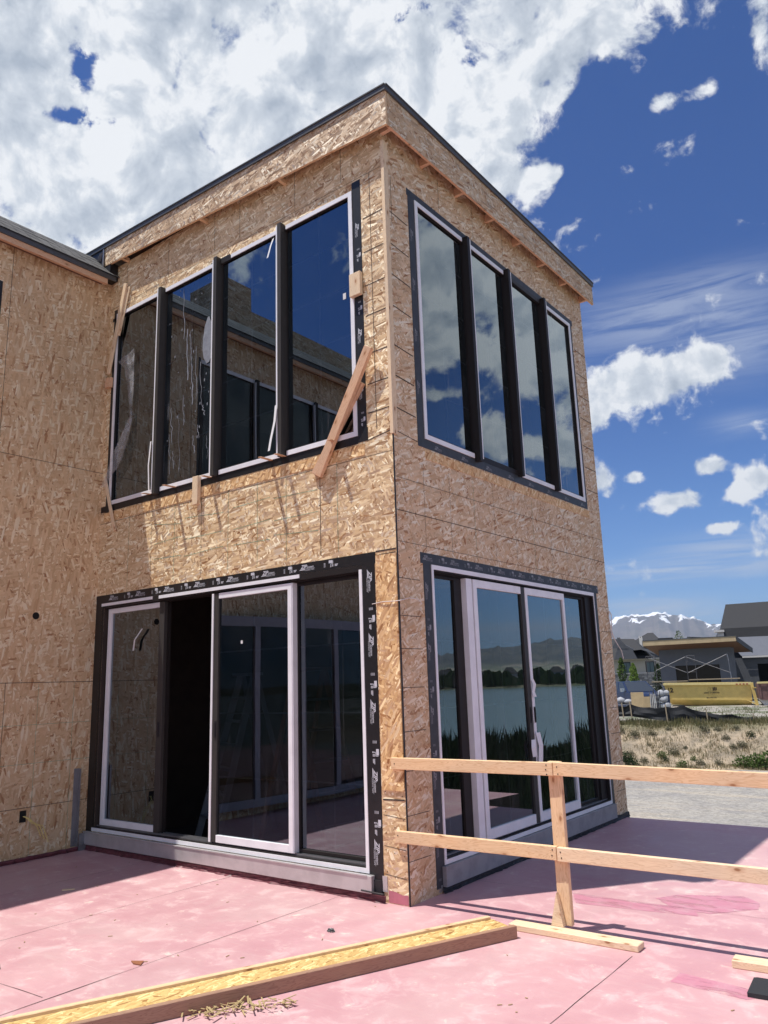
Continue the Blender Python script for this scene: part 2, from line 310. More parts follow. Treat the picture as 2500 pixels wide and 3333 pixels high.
def stainm():
    m, N = mat('fresh_pink'); p = N.pos()
    n_ = N.noise(p, 7, 5, .7, .5); c = N.mix(N.smooth(n_, .4, .7), (.56, .235, .30), (.58, .30, .35))
    c = N.mix(N.m('MULTIPLY', N.smooth(n_, .62, .66, 0, .9), N.smooth(N.noise(p, 2.4, 2), .45, .6)), c, (.70, .62, .56))
    al = N.smooth(N.noise(N.map(N.v('ADD', p, (3, 8, 0)), rot=(0, 0, R(-8)), scale=(1.2, 5, 1)), 3, 5, .65, .4), .30, .52, .12, .95)
    sh_ = N.pbr(c, .45); t_ = N.n('ShaderNodeBsdfTransparent'); mx = N.n('ShaderNodeMixShader'); N.put(mx.inputs[0], al); N.nt.links.new(t_.outputs[0], mx.inputs[1]); N.nt.links.new(sh_, mx.inputs[2]); N.out(mx.outputs[0]); return m
stainm()
plain('foot_pink', (.50, .17, .22), .7, nz=.3)
def groundm():
    m, N = mat('gravel'); p = N.pos()
    v = N.n('ShaderNodeTexVoronoi'); N.put(v.inputs['Vector'], p); v.inputs['Scale'].default_value = 14
    n_ = N.noise(p, .8, 6, .65, .5); s_ = N.noise(N.map(p, rot=(0, 0, R(-16)), scale=(.25, 1.6, 1)), 1, 4, .6)
    c = N.mix(N.smooth(n_, .35, .65), (.30, .285, .27), (.38, .355, .315)); c = N.mix(N.smooth(s_, .5, .68, 0, .75), c, (.46, .40, .32))
    c = N.mix(.35, c, N.mix(1, c, N.comb(N.sep(v.outputs['Color'])[0], N.sep(v.outputs['Color'])[0], N.sep(v.outputs['Color'])[0]), 'MULTIPLY'))
    c = N.mix(N.smooth(N.noise(p, 1.7, 5, .7), .66, .72, 0, .7), c, (.10, .13, .06))
    N.out(N.pbr(c, .95, normal=N.bump(v.outputs['Distance'], .6, .03)))
    m, N = mat('bank_soil'); p = N.pos()
    n_ = N.noise(p, .9, 7, .65, .6); n2 = N.noise(N.v('ADD', p, (4, 9, 1)), 2.6, 6, .7, .8)
    c = N.mix(N.smooth(n_, .4, .62), (.40, .32, .23), (.24, .20, .15)); c = N.mix(N.smooth(n2, .5, .64, 0, .8), c, (.15, .13, .085)); c = N.mix(N.smooth(n2, .28, .4, .8, 0), c, (.52, .43, .33))
    c = N.mix(N.smooth(N.sep(p)[2], -.75, -.35, 0, .75), c, N.mix(n2, (.07, .09, .04), (.2, .18, .10)))
    N.out(N.pbr(c, .95, normal=N.bump(N.m('ADD', n_, n2), .9, .12)))
    m, N = mat('lot_dirt'); p = N.pos()
    n_ = N.noise(p, .5, 6, .65, .5); c = N.mix(N.smooth(n_, .42, .6), (.33, .30, .27), (.11, .13, .07)); N.out(N.pbr(c, .95, normal=N.bump(n_, .5, .1)))
    m, N = mat('far_land'); p = N.pos()
    n_ = N.noise(p, .012, 6, .65, .5); c = N.mix(N.smooth(n_, .42, .6), (.12, .12, .08), (.05, .07, .035)); N.out(N.pbr(c, .95))
groundm()
def water():
    m, N = mat('lake_water'); p = N.pos()
    n_ = N.noise(N.map(p, scale=(.4, 1.2, 1)), 1.2, 4, .6); l_ = N.noise(N.map(p, rot=(0, 0, .5), scale=(.004, .02, 1)), 1, 3)
    c = N.mix(l_, (.115, .155, .125), (.19, .23, .185)); N.out(N.pbr(c, .22, normal=N.bump(n_, .15, .05))); return m
water()
def leafm(name, a, b):
    m, N = mat(name); n_ = N.noise(N.pos(), 2.5, 3, .6); rr = N.n('ShaderNodeNewGeometry').outputs['Random Per Island']
    c = N.mix(N.m('ADD', N.m('MULTIPLY', n_, .5), N.m('MULTIPLY', rr, .5)), a, b)
    d = N.n('ShaderNodeBsdfDiffuse'); N.put(d.inputs[0], c); t = N.n('ShaderNodeBsdfTranslucent'); N.put(t.inputs[0], c)
    mx = N.n('ShaderNodeMixShader'); mx.inputs[0].default_value = .3; N.nt.links.new(d.outputs[0], mx.inputs[1]); N.nt.links.new(t.outputs[0], mx.inputs[2]); N.out(mx.outputs[0])
leafm('leaf_green', (.05, .085, .025), (.13, .19, .06)); leafm('leaf_bright', (.10, .17, .04), (.22, .30, .08)); leafm('leaf_dark', (.022, .04, .022), (.06, .085, .04))
leafm('sage', (.09, .095, .06), (.20, .19, .13)); leafm('dry_grass', (.24, .19, .11), (.40, .33, .2)); leafm('grass_green', (.11, .12, .05), (.26, .24, .13)); leafm('reed_green', (.02, .032, .02), (.055, .068, .04))
def mountm():
    m, N = mat('mountain_rock'); p = N.pos(); z = N.sep(p)[2]
    n_ = N.noise(p, .0035, 8, .65, .5); n2 = N.noise(N.v('ADD', p, (900, 0, 0)), .011, 7, .65)
    c = N.mix(N.smooth(n_, .4, .6), (.10, .085, .085), (.15, .125, .11)); c = N.mix(N.smooth(n2, .5, .6, 0, .4), c, (.06, .07, .05))
    at = N.n('ShaderNodeAttribute', attribute_name='snow').outputs['Fac']
    n3 = N.noise(N.map(p, rot=(0, 0, R(16)), scale=(.0062, .002, .0022)), 1, 6, .6, .8)
    sm = N.smooth(N.m('ADD', at, N.m('MULTIPLY', N.m('SUBTRACT', n3, .5), 3.4)), .74, .84)
    c = N.mix(sm, c, (.86, .88, .92)); N.out(N.pbr(c, .9))
    m, N = mat('hill_brush'); p = N.pos(); n_ = N.noise(p, .006, 7, .65, .6)
    c = N.mix(N.smooth(n_, .4, .62), (.05, .055, .05), (.10, .095, .075)); c = N.mix(N.smooth(N.sep(p)[2], 30, 90, 1, 0), c, N.mix(N.smooth(n_, .45, .6), (.16, .17, .10), (.36, .30, .22)))
    N.out(N.pbr(c, .95))
mountm()

# ------------------------------------------------------------------ mesh helper
class MB:
    def __init__(s): s.v = []; s.f = []; s.uv = []; s.mi = []
    def poly(s, pts, mi=0, uvs=None):
        b = len(s.v); s.v += [tuple(p) for p in pts]; s.f.append(tuple(range(b, b+len(pts)))); s.uv.append(uvs); s.mi.append(mi)
    def box(s, x0, x1, y0, y1, z0, z1, mi=0, M=None, long=None):
        if x0 > x1: x0, x1 = x1, x0
        if y0 > y1: y0, y1 = y1, y0
        if z0 > z1: z0, z1 = z1, z0
        P = [Vector((x, y, z)) for x in (x0, x1) for y in (y0, y1) for z in (z0, z1)]
        dims = (x1-x0, y1-y0, z1-z0); L = long if long is not None else dims.index(max(dims))
        off = (random.random()*3, random.random()*3) if long != -1 else (0, 0)
        b = len(s.v); s.v += [tuple(M @ p) if M else tuple(p) for p in P]
        for q, ax in (((0, 1, 3, 2), 0), ((4, 6, 7, 5), 0), ((0, 4, 5, 1), 1), ((2, 3, 7, 6), 1), ((0, 2, 6, 4), 2), ((1, 5, 7, 3), 2)):
            s.f.append(tuple(b+i for i in q)); s.mi.append(mi)
            o = [i for i in range(3) if i != ax]
            if L == -1: s.uv.append([(P[i][o[0]], P[i][o[1]]) for i in q])
            else:
                if L in o: o = [L]+[i for i in o if i != L]
                s.uv.append([(P[i][o[0]]+off[0], P[i][o[1]]+off[1]+ax*.31) for i in q])
    def bar(s, p0, p1, w, h, mi=0, up=(0, 0, 1)):
        p0 = Vector(p0); p1 = Vector(p1); X = (p1-p0); L = X.length; X = X/L; u = Vector(up)
        Y = u.cross(X)
        if Y.length < 1e-4: Y = Vector((0, 1, 0)).cross(X)
        Y.normalize(); Z = X.cross(Y)
        M = Matrix(((X.x, Y.x, Z.x, p0.x), (X.y, Y.y, Z.y, p0.y), (X.z, Y.z, Z.z, p0.z), (0, 0, 0, 1)))
        s.box(0, L, -w/2, w/2, -h/2, h/2, mi, M, 0)
    def tube(s, pts, r, n=6, mi=0, taper=None, cap=True):
        pts = [Vector(p) for p in pts]; b = len(s.v); prev = None
        for i, p in enumerate(pts):
            t = (pts[min(i+1, len(pts)-1)]-pts[max(i-1, 0)]).normalized()
            a = Vector((0, 0, 1)) if abs(t.z) < .9 else Vector((1, 0, 0))
            if prev is not None: a = prev
            sx = (a - t*a.dot(t)).normalized(); prev = sx; sy = t.cross(sx)
            rr = r if taper is None else r*(1-(1-taper)*i/(len(pts)-1))
            for k in range(n):
                an = 2*math.pi*k/n; s.v.append(tuple(p+sx*math.cos(an)*rr+sy*math.sin(an)*rr))
        for i in range(len(pts)-1):
            for k in range(n):
                s.f.append((b+i*n+k, b+i*n+(k+1) % n, b+(i+1)*n+(k+1) % n, b+(i+1)*n+k)); s.uv.append(None); s.mi.append(mi)
        if cap:
            s.f.append(tuple(b+k for k in reversed(range(n)))); s.uv.append(None); s.mi.append(mi)
            e = b+(len(pts)-1)*n; s.f.append(tuple(e+k for k in range(n))); s.uv.append(None); s.mi.append(mi)
    def prism(s, prof, y0, y1, axis='y', mi=0):
        # profile in (a,b), extruded along axis
        def P(a, b, t): return {'y': (a, t, b), 'x': (t, a, b), 'z': (a, b, t)}[axis]
        n = len(prof); s.poly([P(a, b, y0) for a, b in prof], mi); s.poly([P(a, b, y1) for a, b in reversed(prof)], mi)
        for i in range(n):
            a, b = prof[i], prof[(i+1) % n]; s.poly([P(*a, y0), P(*b, y0), P(*b, y1), P(*a, y1)][::-1], mi)
    def build(s, name, mats, parent=None, loc=(0, 0, 0), rot=(0, 0, 0), smooth=False, fix=True):
        me = bpy.data.meshes.new(name); me.from_pydata(s.v, [], s.f)
        if isinstance(mats, str): mats = [mats]
        for q in mats: me.materials.append(MATS[q])
        ul = me.uv_layers.new(name='UVMap').data
        for p, uv, mi in zip(me.polygons, s.uv, s.mi):
            p.material_index = mi; p.use_smooth = smooth
            if uv is None:
                nn = p.normal; ax = max(range(3), key=lambda i: abs(nn[i])); o = [i for i in range(3) if i != ax]
                uv = [(s.v[vi][o[0]], s.v[vi][o[1]]) for vi in p.vertices]
            for li, q in zip(p.loop_indices, uv): ul[li].uv = q
        me.update()
        ob = bpy.data.objects.new(name, me); col.objects.link(ob); ob.location = loc; ob.rotation_euler = rot
        if parent: ob.parent = parent
        return ob
def bevel(o, wd=.003, seg=1):
    b = o.modifiers.new('bevel', 'BEVEL'); b.width = wd; b.segments = seg; b.limit_method = 'ANGLE'; return o
def tag(o, label=None, cat=None, group=None, kind=None):
    if label: o['label'] = label
    if cat: o['category'] = cat
    if group: o['group'] = group
    if kind: o['kind'] = kind
    return o
def empty(name, label, cat, loc=(0, 0, 0), rz=0, group=None):
    o = bpy.data.objects.new(name, None); col.objects.link(o); o.location = loc; o.rotation_euler = (0, 0, rz); o.empty_display_size = .2
    return tag(o, label, cat, group)
def copy_tree(o, parent=None):
    c = o.copy(); col.objects.link(c); c.parent = parent
    for ch in list(o.children): copy_tree(ch, c)
    return c
def text_mesh(mb, txt, size, M, mi=0, shear=0., bold=0., depth=.0):
    cu = bpy.data.curves.new('t', 'FONT'); cu.body = txt; cu.size = size; cu.shear = shear; cu.offset = bold; cu.resolution_u = 2
    ob = bpy.data.objects.new('t', cu); col.objects.link(ob)
    dg = bpy.context.evaluated_depsgraph_get(); dg.update()
    me = ob.evaluated_get(dg).to_mesh(); b = len(mb.v)
    mb.v += [tuple(M @ v.co) for v in me.vertices]
    for p in me.polygons: mb.f.append(tuple(b+i for i in p.vertices)); mb.uv.append(None); mb.mi.append(mi)
    ob.evaluated_get(dg).to_mesh_clear(); bpy.data.objects.remove(ob); bpy.data.curves.remove(cu)

# ------------------------------------------------------------------ numbers taken for the house (metres, origin = foot of its outer corner)
LX, WY = -4.226, 4.345                     # tower: x from LX to 0, y from 0 to WY
A = dict(wl=-4.07, wr=-.37, wt=6.057, wb=3.683, dl=-4.107, dr=-.365, dt=2.562, db=.187)
B = dict(wl=.463, wr=3.905, wt=6.042, wb=3.685, dl=.4715, dr=3.895, dt=2.568, db=.197)
def roofz(x, y): return 6.8235 - .0386*min(x, .2) - .0075*y
TH = .14
house = empty('house', 'unfinished two-storey house clad in bare wood strand board with tall dark windows', 'house')

def wall_grid(us, zs, holes, P, n, th, mi=0, skip=''):
    """a wall with openings: us, zs breakpoints; P(u, z, d) -> point at depth d behind the face"""
    mb = MB()
    def solid(i, j):
        if i < 0 or j < 0 or i >= len(us)-1 or j >= len(zs)-1: return False
        cu, cz = (us[i]+us[i+1])/2, (zs[j]+zs[j+1])/2
        return not any(a < cu < b and c < cz < d for a, b, c, d in holes)
    for i in range(len(us)-1):
        for j in range(len(zs)-1):
            if not solid(i, j): continue
            a, b, c, d = us[i], us[i+1], zs[j], zs[j+1]
            uvs = [(a, c), (b, c), (b, d), (a, d)]
            mb.poly([P(a, c, 0), P(b, c, 0), P(b, d, 0), P(a, d, 0)], 0, uvs)
            mb.poly([P(a, d, th), P(b, d, th), P(b, c, th), P(a, c, th)], 1)
            if not solid(i-1, j) and not (i == 0 and 'l' in skip): mb.poly([P(a, c, 0), P(a, d, 0), P(a, d, th), P(a, c, th)], 1)
            if not solid(i+1, j) and not (i == len(us)-2 and 'r' in skip): mb.poly([P(b, d, 0), P(b, c, 0), P(b, c, th), P(b, d, th)], 1)
            if not solid(i, j-1): mb.poly([P(b, c, 0), P(a, c, 0), P(a, c, th), P(b, c, th)], 1)
            if not solid(i, j+1): mb.poly([P(a, d, 0), P(b, d, 0), P(b, d, th), P(a, d, th)], 1)
    return mb
def nails(lst, us, z0, z1, seed, sp=.15, mi=2):
    r3 = random.Random(seed)
    for u in us:
        z = z0+r3.random()*sp
        while z < z1:
            q = u+r3.uniform(-.008, .008); lst.append((q-.0035, z, q+.0035, z, .007, mi)); z += sp*r3.uniform(.8, 1.25)
def marks(mb, lst, P):
    """seams, saw-cut and chalk marks: (u0,z0,u1,z1,width,slot), laid 1.5 mm proud of the board"""
    for k, (u0, z0, u1, z1, wd, mi) in enumerate(lst):
        du, dz_ = u1-u0, z1-z0; L = math.hypot(du, dz_); nu, nz = -dz_/L*wd/2, du/L*wd/2
        d = -.0015-.0002*(k % 5)
        mb.poly([P(u0-nu, z0-nz, d), P(u1-nu, z1-nz, d), P(u1+nu, z1+nz, d), P(u0+nu, z0+nz, d)], mi)

# sunlit wall (faces -y)
PA = lambda u, z, d: (u, d, z)
mb = wall_grid([LX, A['wl'], A['wr'], 0], [0, A['db'], A['dt'], A['wb'], A['wt'], 6.70],
               [(A['wl'], A['wr'], A['wb'], A['wt']), (A['wl'], A['wr'], A['db'], A['dt'])], PA, None, TH, skip='lr')
ml = []
for z0 in (3.30,): ml.append((LX, z0+.18, -.02, z0+.18, .004, 2))
for x in (-3.66, -3.25, -2.86, -2.43, -2.03, -1.62, -1.24, -.82, -.62):
    ml.append((x, 2.70, x+.0, 3.52, .0028 if x != -.82 else .006, 2 if x in (-3.25, -2.43, -.82) else 3))
for z0 in (2.95, 3.12, 3.30):
    for a, b in ((-1.95, -1.45), (-1.40, -.85), (-3.2, -2.75), (-2.7, -2.1)): ml.append((a, z0+random.uniform(-.03, .03), b, z0+random.uniform(-.03, .03), .0035, 3))
for z0 in (2.62, 2.26, 2.02, 1.62, 1.30, .98, .73): ml.append((-.218, z0, -.012, z0+.005, .011, 2))
ml.append((-.218, 2.655, -.01, 2.655, .012, 2))
for z0 in (.62, .40, .20): ml.append((-.218, z0, -.012, z0-.02, .004, 2))
for z0 in (5.72, 5.38, 5.05, 4.76, 4.40, 4.12, 3.86): ml.append((-.25, z0, -.012, z0+.006, .009, 2))
ml.append((-.165, 3.70, -.165, 6.15, .006, 2)); ml.append((-.27, 3.62, -.012, 3.66, .008, 2))
for x in (-3.9, -3.1, -2.3, -1.9, -1.1, -.5): ml.append((x, 6.2, x, 6.68, .004, 2))
ml.append((LX, 6.16, -.012, 6.16, .003, 2)); ml.append((LX, 3.60, -.30, 3.60, .004, 2))
nails(ml, (-3.66, -3.25, -2.84, -2.42, -2.04, -1.62, -1.22, -.84, -.80, -.42, -.12, -.03), 2.68, 3.60, 5); nails(ml, (-.20, -.12, -.03), .1, 2.6, 6); nails(ml, (-3.9, -3.5, -3.1, -2.7, -2.3, -1.9, -1.5, -1.1, -.7, -.3), 6.1, 6.6, 8, .1)
marks(mb, ml, PA)
tag(mb.build('wall', ['osb', 'interior_wood', 'seam', 'green_line'], house), 'sunlit strand board wall above the pink deck')
# orange boards beside the sliding door and along the upper sill: separate fresh sheets, 3 mm proud
mb = MB(); mb.box(-.214, -.006, -.0125, -.0005, .80, 2.62, long=-1); mb.box(-4.15, -.30, -.006, -.0005, 3.50, 3.60, 0, long=-1)
tag(mb.build('sheathing_patch', ['osb_orange'], house), 'fresh orange strand board strips')
# shaded wall (faces +x)
PB = lambda u, z, d: (-d, u, z)
mb = wall_grid([0, B['wl'], B['wr'], WY], [0, B['db'], B['dt'], B['wb'], B['wt'], 6.70],
               [(B['wl'], B['wr'], B['wb'], B['wt']), (B['wl'], B['wr'], B['db'], B['dt'])], PB, None, TH, skip='l')
ml = []
for z0 in (2.72, 2.98, 3.26): ml.append((.01, z0, WY, z0+.0, .0035 if z0 != 2.98 else .006, 2))
for y in (.42, .83, 1.25, 1.62, 2.05, 2.45, 2.86, 3.25, 3.66, 4.05): ml.append((y, 2.70, y, 3.45, .0028, 2 if int(y*10) % 3 else 3))
for z0 in (2.42, 2.12, 1.86, 1.56, 1.23, .94, .62, .30): ml += [(.012, z0, .30, z0, .0045, 2), (4.06, z0, WY, z0, .005, 2)]
for z0 in (5.72, 5.40, 5.10, 4.80, 4.43, 4.15, 3.86): ml += [(.05, z0+.01, .34, z0-.01, .010, 2), (4.0, z0, WY, z0, .009, 2)]
for y in (.9, 1.55, 2.2, 2.9, 3.5, 4.1): ml.append((y, 6.16, y, 6.66, .0035, 2))
ml.append((.05, 3.66, .45, 3.62, .006, 2)); ml.append((.10, 5.6, .10, 6.1, .005, 2))
for y in (.7, 1.1, 1.5, 2.3, 3.1): ml.append((y, 3.47, y+.0, 3.60, .003, 2))
nails(ml, (.42, .83, 1.25, 1.62, 2.05, 2.45, 2.86, 3.25, 3.66, 4.05), 2.70, 3.6, 9); nails(ml, (.03, .16, .28, 4.1, 4.3), .1, 6.5, 10); nails(ml, (.9, 1.3, 1.7, 2.2, 2.6, 3.0, 3.5, 4.1), 6.13, 6.6, 12, .1)
marks(mb, ml, PB)
tag(mb.build('wall', ['osb_pale', 'interior_wood', 'seam', 'green_line'], house), 'shaded strand board wall with the reflecting windows')
mb = MB(); mb.box(.0005, .006, .47, 4.0, 3.50, 3.585, long=-1); tag(mb.build('sheathing_patch', ['osb_orange'], house), 'thin orange strip under the upper window')
# back walls, floors and ceiling of the tower
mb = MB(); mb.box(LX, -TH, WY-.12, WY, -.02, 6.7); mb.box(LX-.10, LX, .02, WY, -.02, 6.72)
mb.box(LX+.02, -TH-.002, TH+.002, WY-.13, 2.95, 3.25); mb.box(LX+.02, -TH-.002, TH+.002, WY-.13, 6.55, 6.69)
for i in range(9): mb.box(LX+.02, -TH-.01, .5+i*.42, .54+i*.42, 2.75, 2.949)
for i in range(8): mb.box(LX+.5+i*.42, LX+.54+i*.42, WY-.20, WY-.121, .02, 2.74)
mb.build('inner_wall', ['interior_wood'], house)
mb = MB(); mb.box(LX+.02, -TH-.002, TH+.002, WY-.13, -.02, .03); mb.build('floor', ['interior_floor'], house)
# corner laths
mb = MB()
mb.box(-.010, .022, -.022, -.0005, 3.62, 6.40); mb.box(.0005, .018, .001, .045, 3.62, 6.40)
tag(mb.build('corner_trim', ['lumber_pale'], house), 'thin wooden laths up the corner')
mb = MB(); mb.box(-.001, .006, -.006, -.0005, .0, 3.62); mb.box(.0005, .006, .0, .007, 0, 3.62)
tag(mb.build('corner_trim', ['black_rubber'], house), 'dark green-black edge strip down the corner')
# red stain band and ragged membrane at the foot
mb = MB(); mb.poly([(-.19, -.0018, .005), (-.008, -.0018, .005), (-.008, -.0018, .075), (-.06, -.0018, .07), (-.12, -.0018, .085), (-.19, -.0018, .09)])
mb.build('foot_stain', ['foot_pink'], house)

# fascia and roof
OX = .135
def fprism(p0, p1, outward, zt0, zt1, zb0, zb1, th):
    """vertical board from p0 to p1 (xy), outer face there, thickness inward"""
    mb = MB(); o = Vector(outward)*th
    a0, a1 = Vector((*p0, 0)), Vector((*p1, 0)); L = (a1-a0).length
    def V(p, z, i): return (p.x-o[0]*i, p.y-o[1]*i, z)
    q = [V(a0, zb0, 0), V(a1, zb1, 0), V(a1, zt1, 0), V(a0, zt0, 0)]; r_ = [V(a0, zb0, 1), V(a1, zb1, 1), V(a1, zt1, 1), V(a0, zt0, 1)]
    uvs = [(0, zb0), (L, zb1), (L, zt1), (0, zt0)]
    mb.poly(q, 0, uvs); mb.poly(r_[::-1], 0, uvs[::-1])
    for i in range(4):
        j = (i+1) % 4; mb.poly([q[j], q[i], r_[i], r_[j]], 1)
    return mb
FZ = dict(c=(6.8235, 6.4453), l=(6.985, 6.70), r=(6.789, 6.492))
mb = fprism((-4.215, -.1173), (OX, -.1173), (0, -1), FZ['l'][0], FZ['c'][0], FZ['l'][1], FZ['c'][1], .024)
tag(mb.build('fascia', ['osb_weathered', 'lumber'], house), 'sunlit weathered fascia board')
mb = fprism((OX, -.087), (OX, 4.479), (1, 0), FZ['c'][0]-.002, FZ['r'][0], FZ['c'][1]+.002, FZ['r'][1], .024)
for y in (-.0868,): pass
tag(mb.build('fascia', ['osb_weathered', 'lumber_pink'], house), 'shaded fascia board over the reflecting windows')
for i in range(8):
    y = -.03+i*.62; zb = FZ['c'][1]+.006*(i); mb = MB(); mb.box(.001, OX-.025, y, y+.038, zb+.02, zb+.11); mb.build('outlooker', ['lumber_pink'], house)
for x in (-1.25, -2.45, -3.9):
    mb = MB(); mb.box(x, x+.038, -.092, -.001, FZ['c'][1]-x*.059+.004, FZ['c'][1]-x*.059+.05); mb.build('outlooker', ['lumber'], house)

mb = MB()
def rq(x0, x1, y0, y1, dz_): return [(x0, y0, roofz(x0, y0)+dz_), (x1, y0, roofz(x1, y0)+dz_), (x1, y1, roofz(x1, y1)+dz_), (x0, y1, roofz(x0, y1)+dz_)]
t_ = rq(-4.3, OX-.031, -.086, 4.45, -.02); b_ = rq(-4.3, OX-.031, -.086, 4.45, -.16)
mb.poly(t_); mb.poly(b_[::-1])
for i in range(4): j = (i+1) % 4; mb.poly([t_[j], t_[i], b_[i], b_[j]])
mb.build('roof', ['brown_soffit'], house)
mb = MB()
e = [(-4.62, -.130, 7.0), (OX+.012, -.130, 6.83), (OX+.012, 4.49, 6.797)]
def dp(a, b, n_):
    a = Vector(a); b = Vector(b); n_ = Vector(n_); mb.bar(a-Vector((0, 0, .018))-n_*.002, b-Vector((0, 0, .018))-n_*.002, .016, .05)
    mb.bar(a+Vector((0, 0, .010))-n_*.03, b+Vector((0, 0, .010))-n_*.03, .09, .012)
dp(e[0], e[1], (0, -1, 0)); dp(e[1], e[2], (1, 0, 0))
mb.build('drip_edge', ['drip_metal'], house)
# dark flashing where tower fascia meets the wing roof
mb = MB(); mb.poly([(-4.62, -.122, 6.965), (-4.215, -.122, 6.95), (-4.215, -.122, 6.66), (-4.26, -.122, 6.62)]); mb.poly([(-4.215, -.119, 6.95), (-4.62, -.119, 6.965), (-4.26, -.119, 6.62), (-4.215, -.119, 6.66)])
mb.box(-4.62, -4.23, -.118, .0, 6.60, 6.93)
mb.box(-4.255, -4.10, -.112, -.001, 6.50, 6.72); mb.build('flashing', ['black_tape'], house)
mb = MB(); mb.box(-4.24, -4.216, -.135, -.124, 6.66, 6.93)
for k in range(3): mb.bar((-4.36+.03*k, -.128, 6.80), (-4.30+.03*k, -.134, 6.90), .012, .004)
mb.build('flashing_fold', ['galv'], house)

# window and door systems -----------------------------------------------------
def mapper(side):
    if side == 'A': return lambda u, d, z: (u, -d, z)      # d = how far proud of the wall
    if side == 'B': return lambda u, d, z: (d, u, z)
    return lambda u, d, z: (LX+d, u, z)
class Sys:
    """boxes in wall coordinates (u along, d proud, z up)"""
    def __init__(s, side): s.mb = MB(); s.side = side
    def b(s, u0, u1, d0, d1, z0, z1, mi=0):
        if s.side == 'A': s.mb.box(u0, u1, -d0, -d1, z0, z1, mi)
        elif s.side == 'B': s.mb.box(d0, d1, u0, u1, z0, z1, mi)
        else: s.mb.box(LX+d0, LX+d1, u0, u1, z0, z1, mi)
    def q(s, u0, u1, d, z0, z1, mi=0):
        P = mapper(s.side); pts = [P(u0, d, z0), P(u1, d, z0), P(u1, d, z1), P(u0, d, z1)]
        if s.side == 'C': pass
        s.mb.poly(pts, mi, [(u0, z0), (u1, z0), (u1, z1), (u0, z1)])
def upper_window(side, g, mull, far, glasses):
    """far: -1 when the protected (white) flange lies on the low-u side of each mullion"""
    win = bpy.data.objects.new('window', None); col.objects.link(win); win.parent = house
    l, r_, b, t = g['wl'], g['wr'], g['wb'], g['wt']
    s = Sys(side)                                           # dark frame
    s.b(l, r_, -.06, .004, b, b+.055, 0); s.b(l, r_, -.06, .004, t-.05, t, 0)
    s.b(l, l+.05, -.06, .004, b+.055, t-.05, 0); s.b(r_-.05, r_, -.06, .004, b+.055, t-.05, 0)
    edges = [l]+mull+[r_]
    s.mb.build('frame', ['bronze_frame'], win)
    s = Sys(side)                                           # white protective film on rails and outer stiles
    for i in range(len(edges)-1):
        a = edges[i]+(.045 if i else 0); c = edges[i+1]-(.045 if i < len(edges)-2 else 0)
        if not (side == 'B' and i == 1): s.b(a, c, .004, .012, b, b+.045)
        elif True: pass
        if side == 'B' and i == 2: s.b(a, c, .004, .006, t-.045, t, 1)
        elif side == 'A' and i == 2: s.b(a+.15, c, .004, .012, t-.043, t)
        else: s.b(a, c, .004, .012, t-.043, t)
    s.b(l, l+.042, .004, .012, b+.045, t-.043); s.b(r_-.042, r_, .004, .012, b+.045, t-.043)
    s.mb.build('film', ['white_film', 'taupe_frame'], win)
    for k, m_ in enumerate(mull):
        s = Sys(side)
        s.b(m_-.024, m_+.024, -.06, .062, b-.01 if k != 0 else b-.03, t+.02 if k != 0 else t+.012, 0)
        lo, hi = (m_-.046, m_-.0245) if far < 0 else (m_+.0245, m_+.046)
        s.b(lo, hi, .004, .058, b+.0, t-.0, 1)
        tag(s.mb.build('mullion', ['bronze_frame' if side == 'B' else 'taupe_frame', 'white_film'], win))
    for i in range(len(edges)-1):
        a = edges[i]+.046; c = edges[i+1]-.046; s = Sys(side)
        if side == 'A': s.q(a, c, -.02, b+.055, t-.05)
        else: s.q(a, c, -.02, b+.055, t-.05)
        s.mb.build('glass_pane', [glasses[i]], win)
        s = Sys(side); cx = (a+c)/2
        s.b(cx-.007, cx+.007, -.034, -.028, b+.055, t-.05)
        for k in range(1, 5): zz = b+(t-b)*k/5+.03; s.b(a, c, -.034, -.0285, zz-.007, zz+.007)
        s.mb.build('muntin', ['sill_grey'], win)
    return win
upper_window('A', A, [-3.166, -2.216, -1.264], -1, ['glass_sunny', 'glass_streaked', 'glass_sunny', 'glass_sunny'])
upper_window('B', B, [1.344, 2.2065, 3.088], 1, ['glass_shade', 'glass_shade', 'glass_shade', 'glass_shade_streaked'])

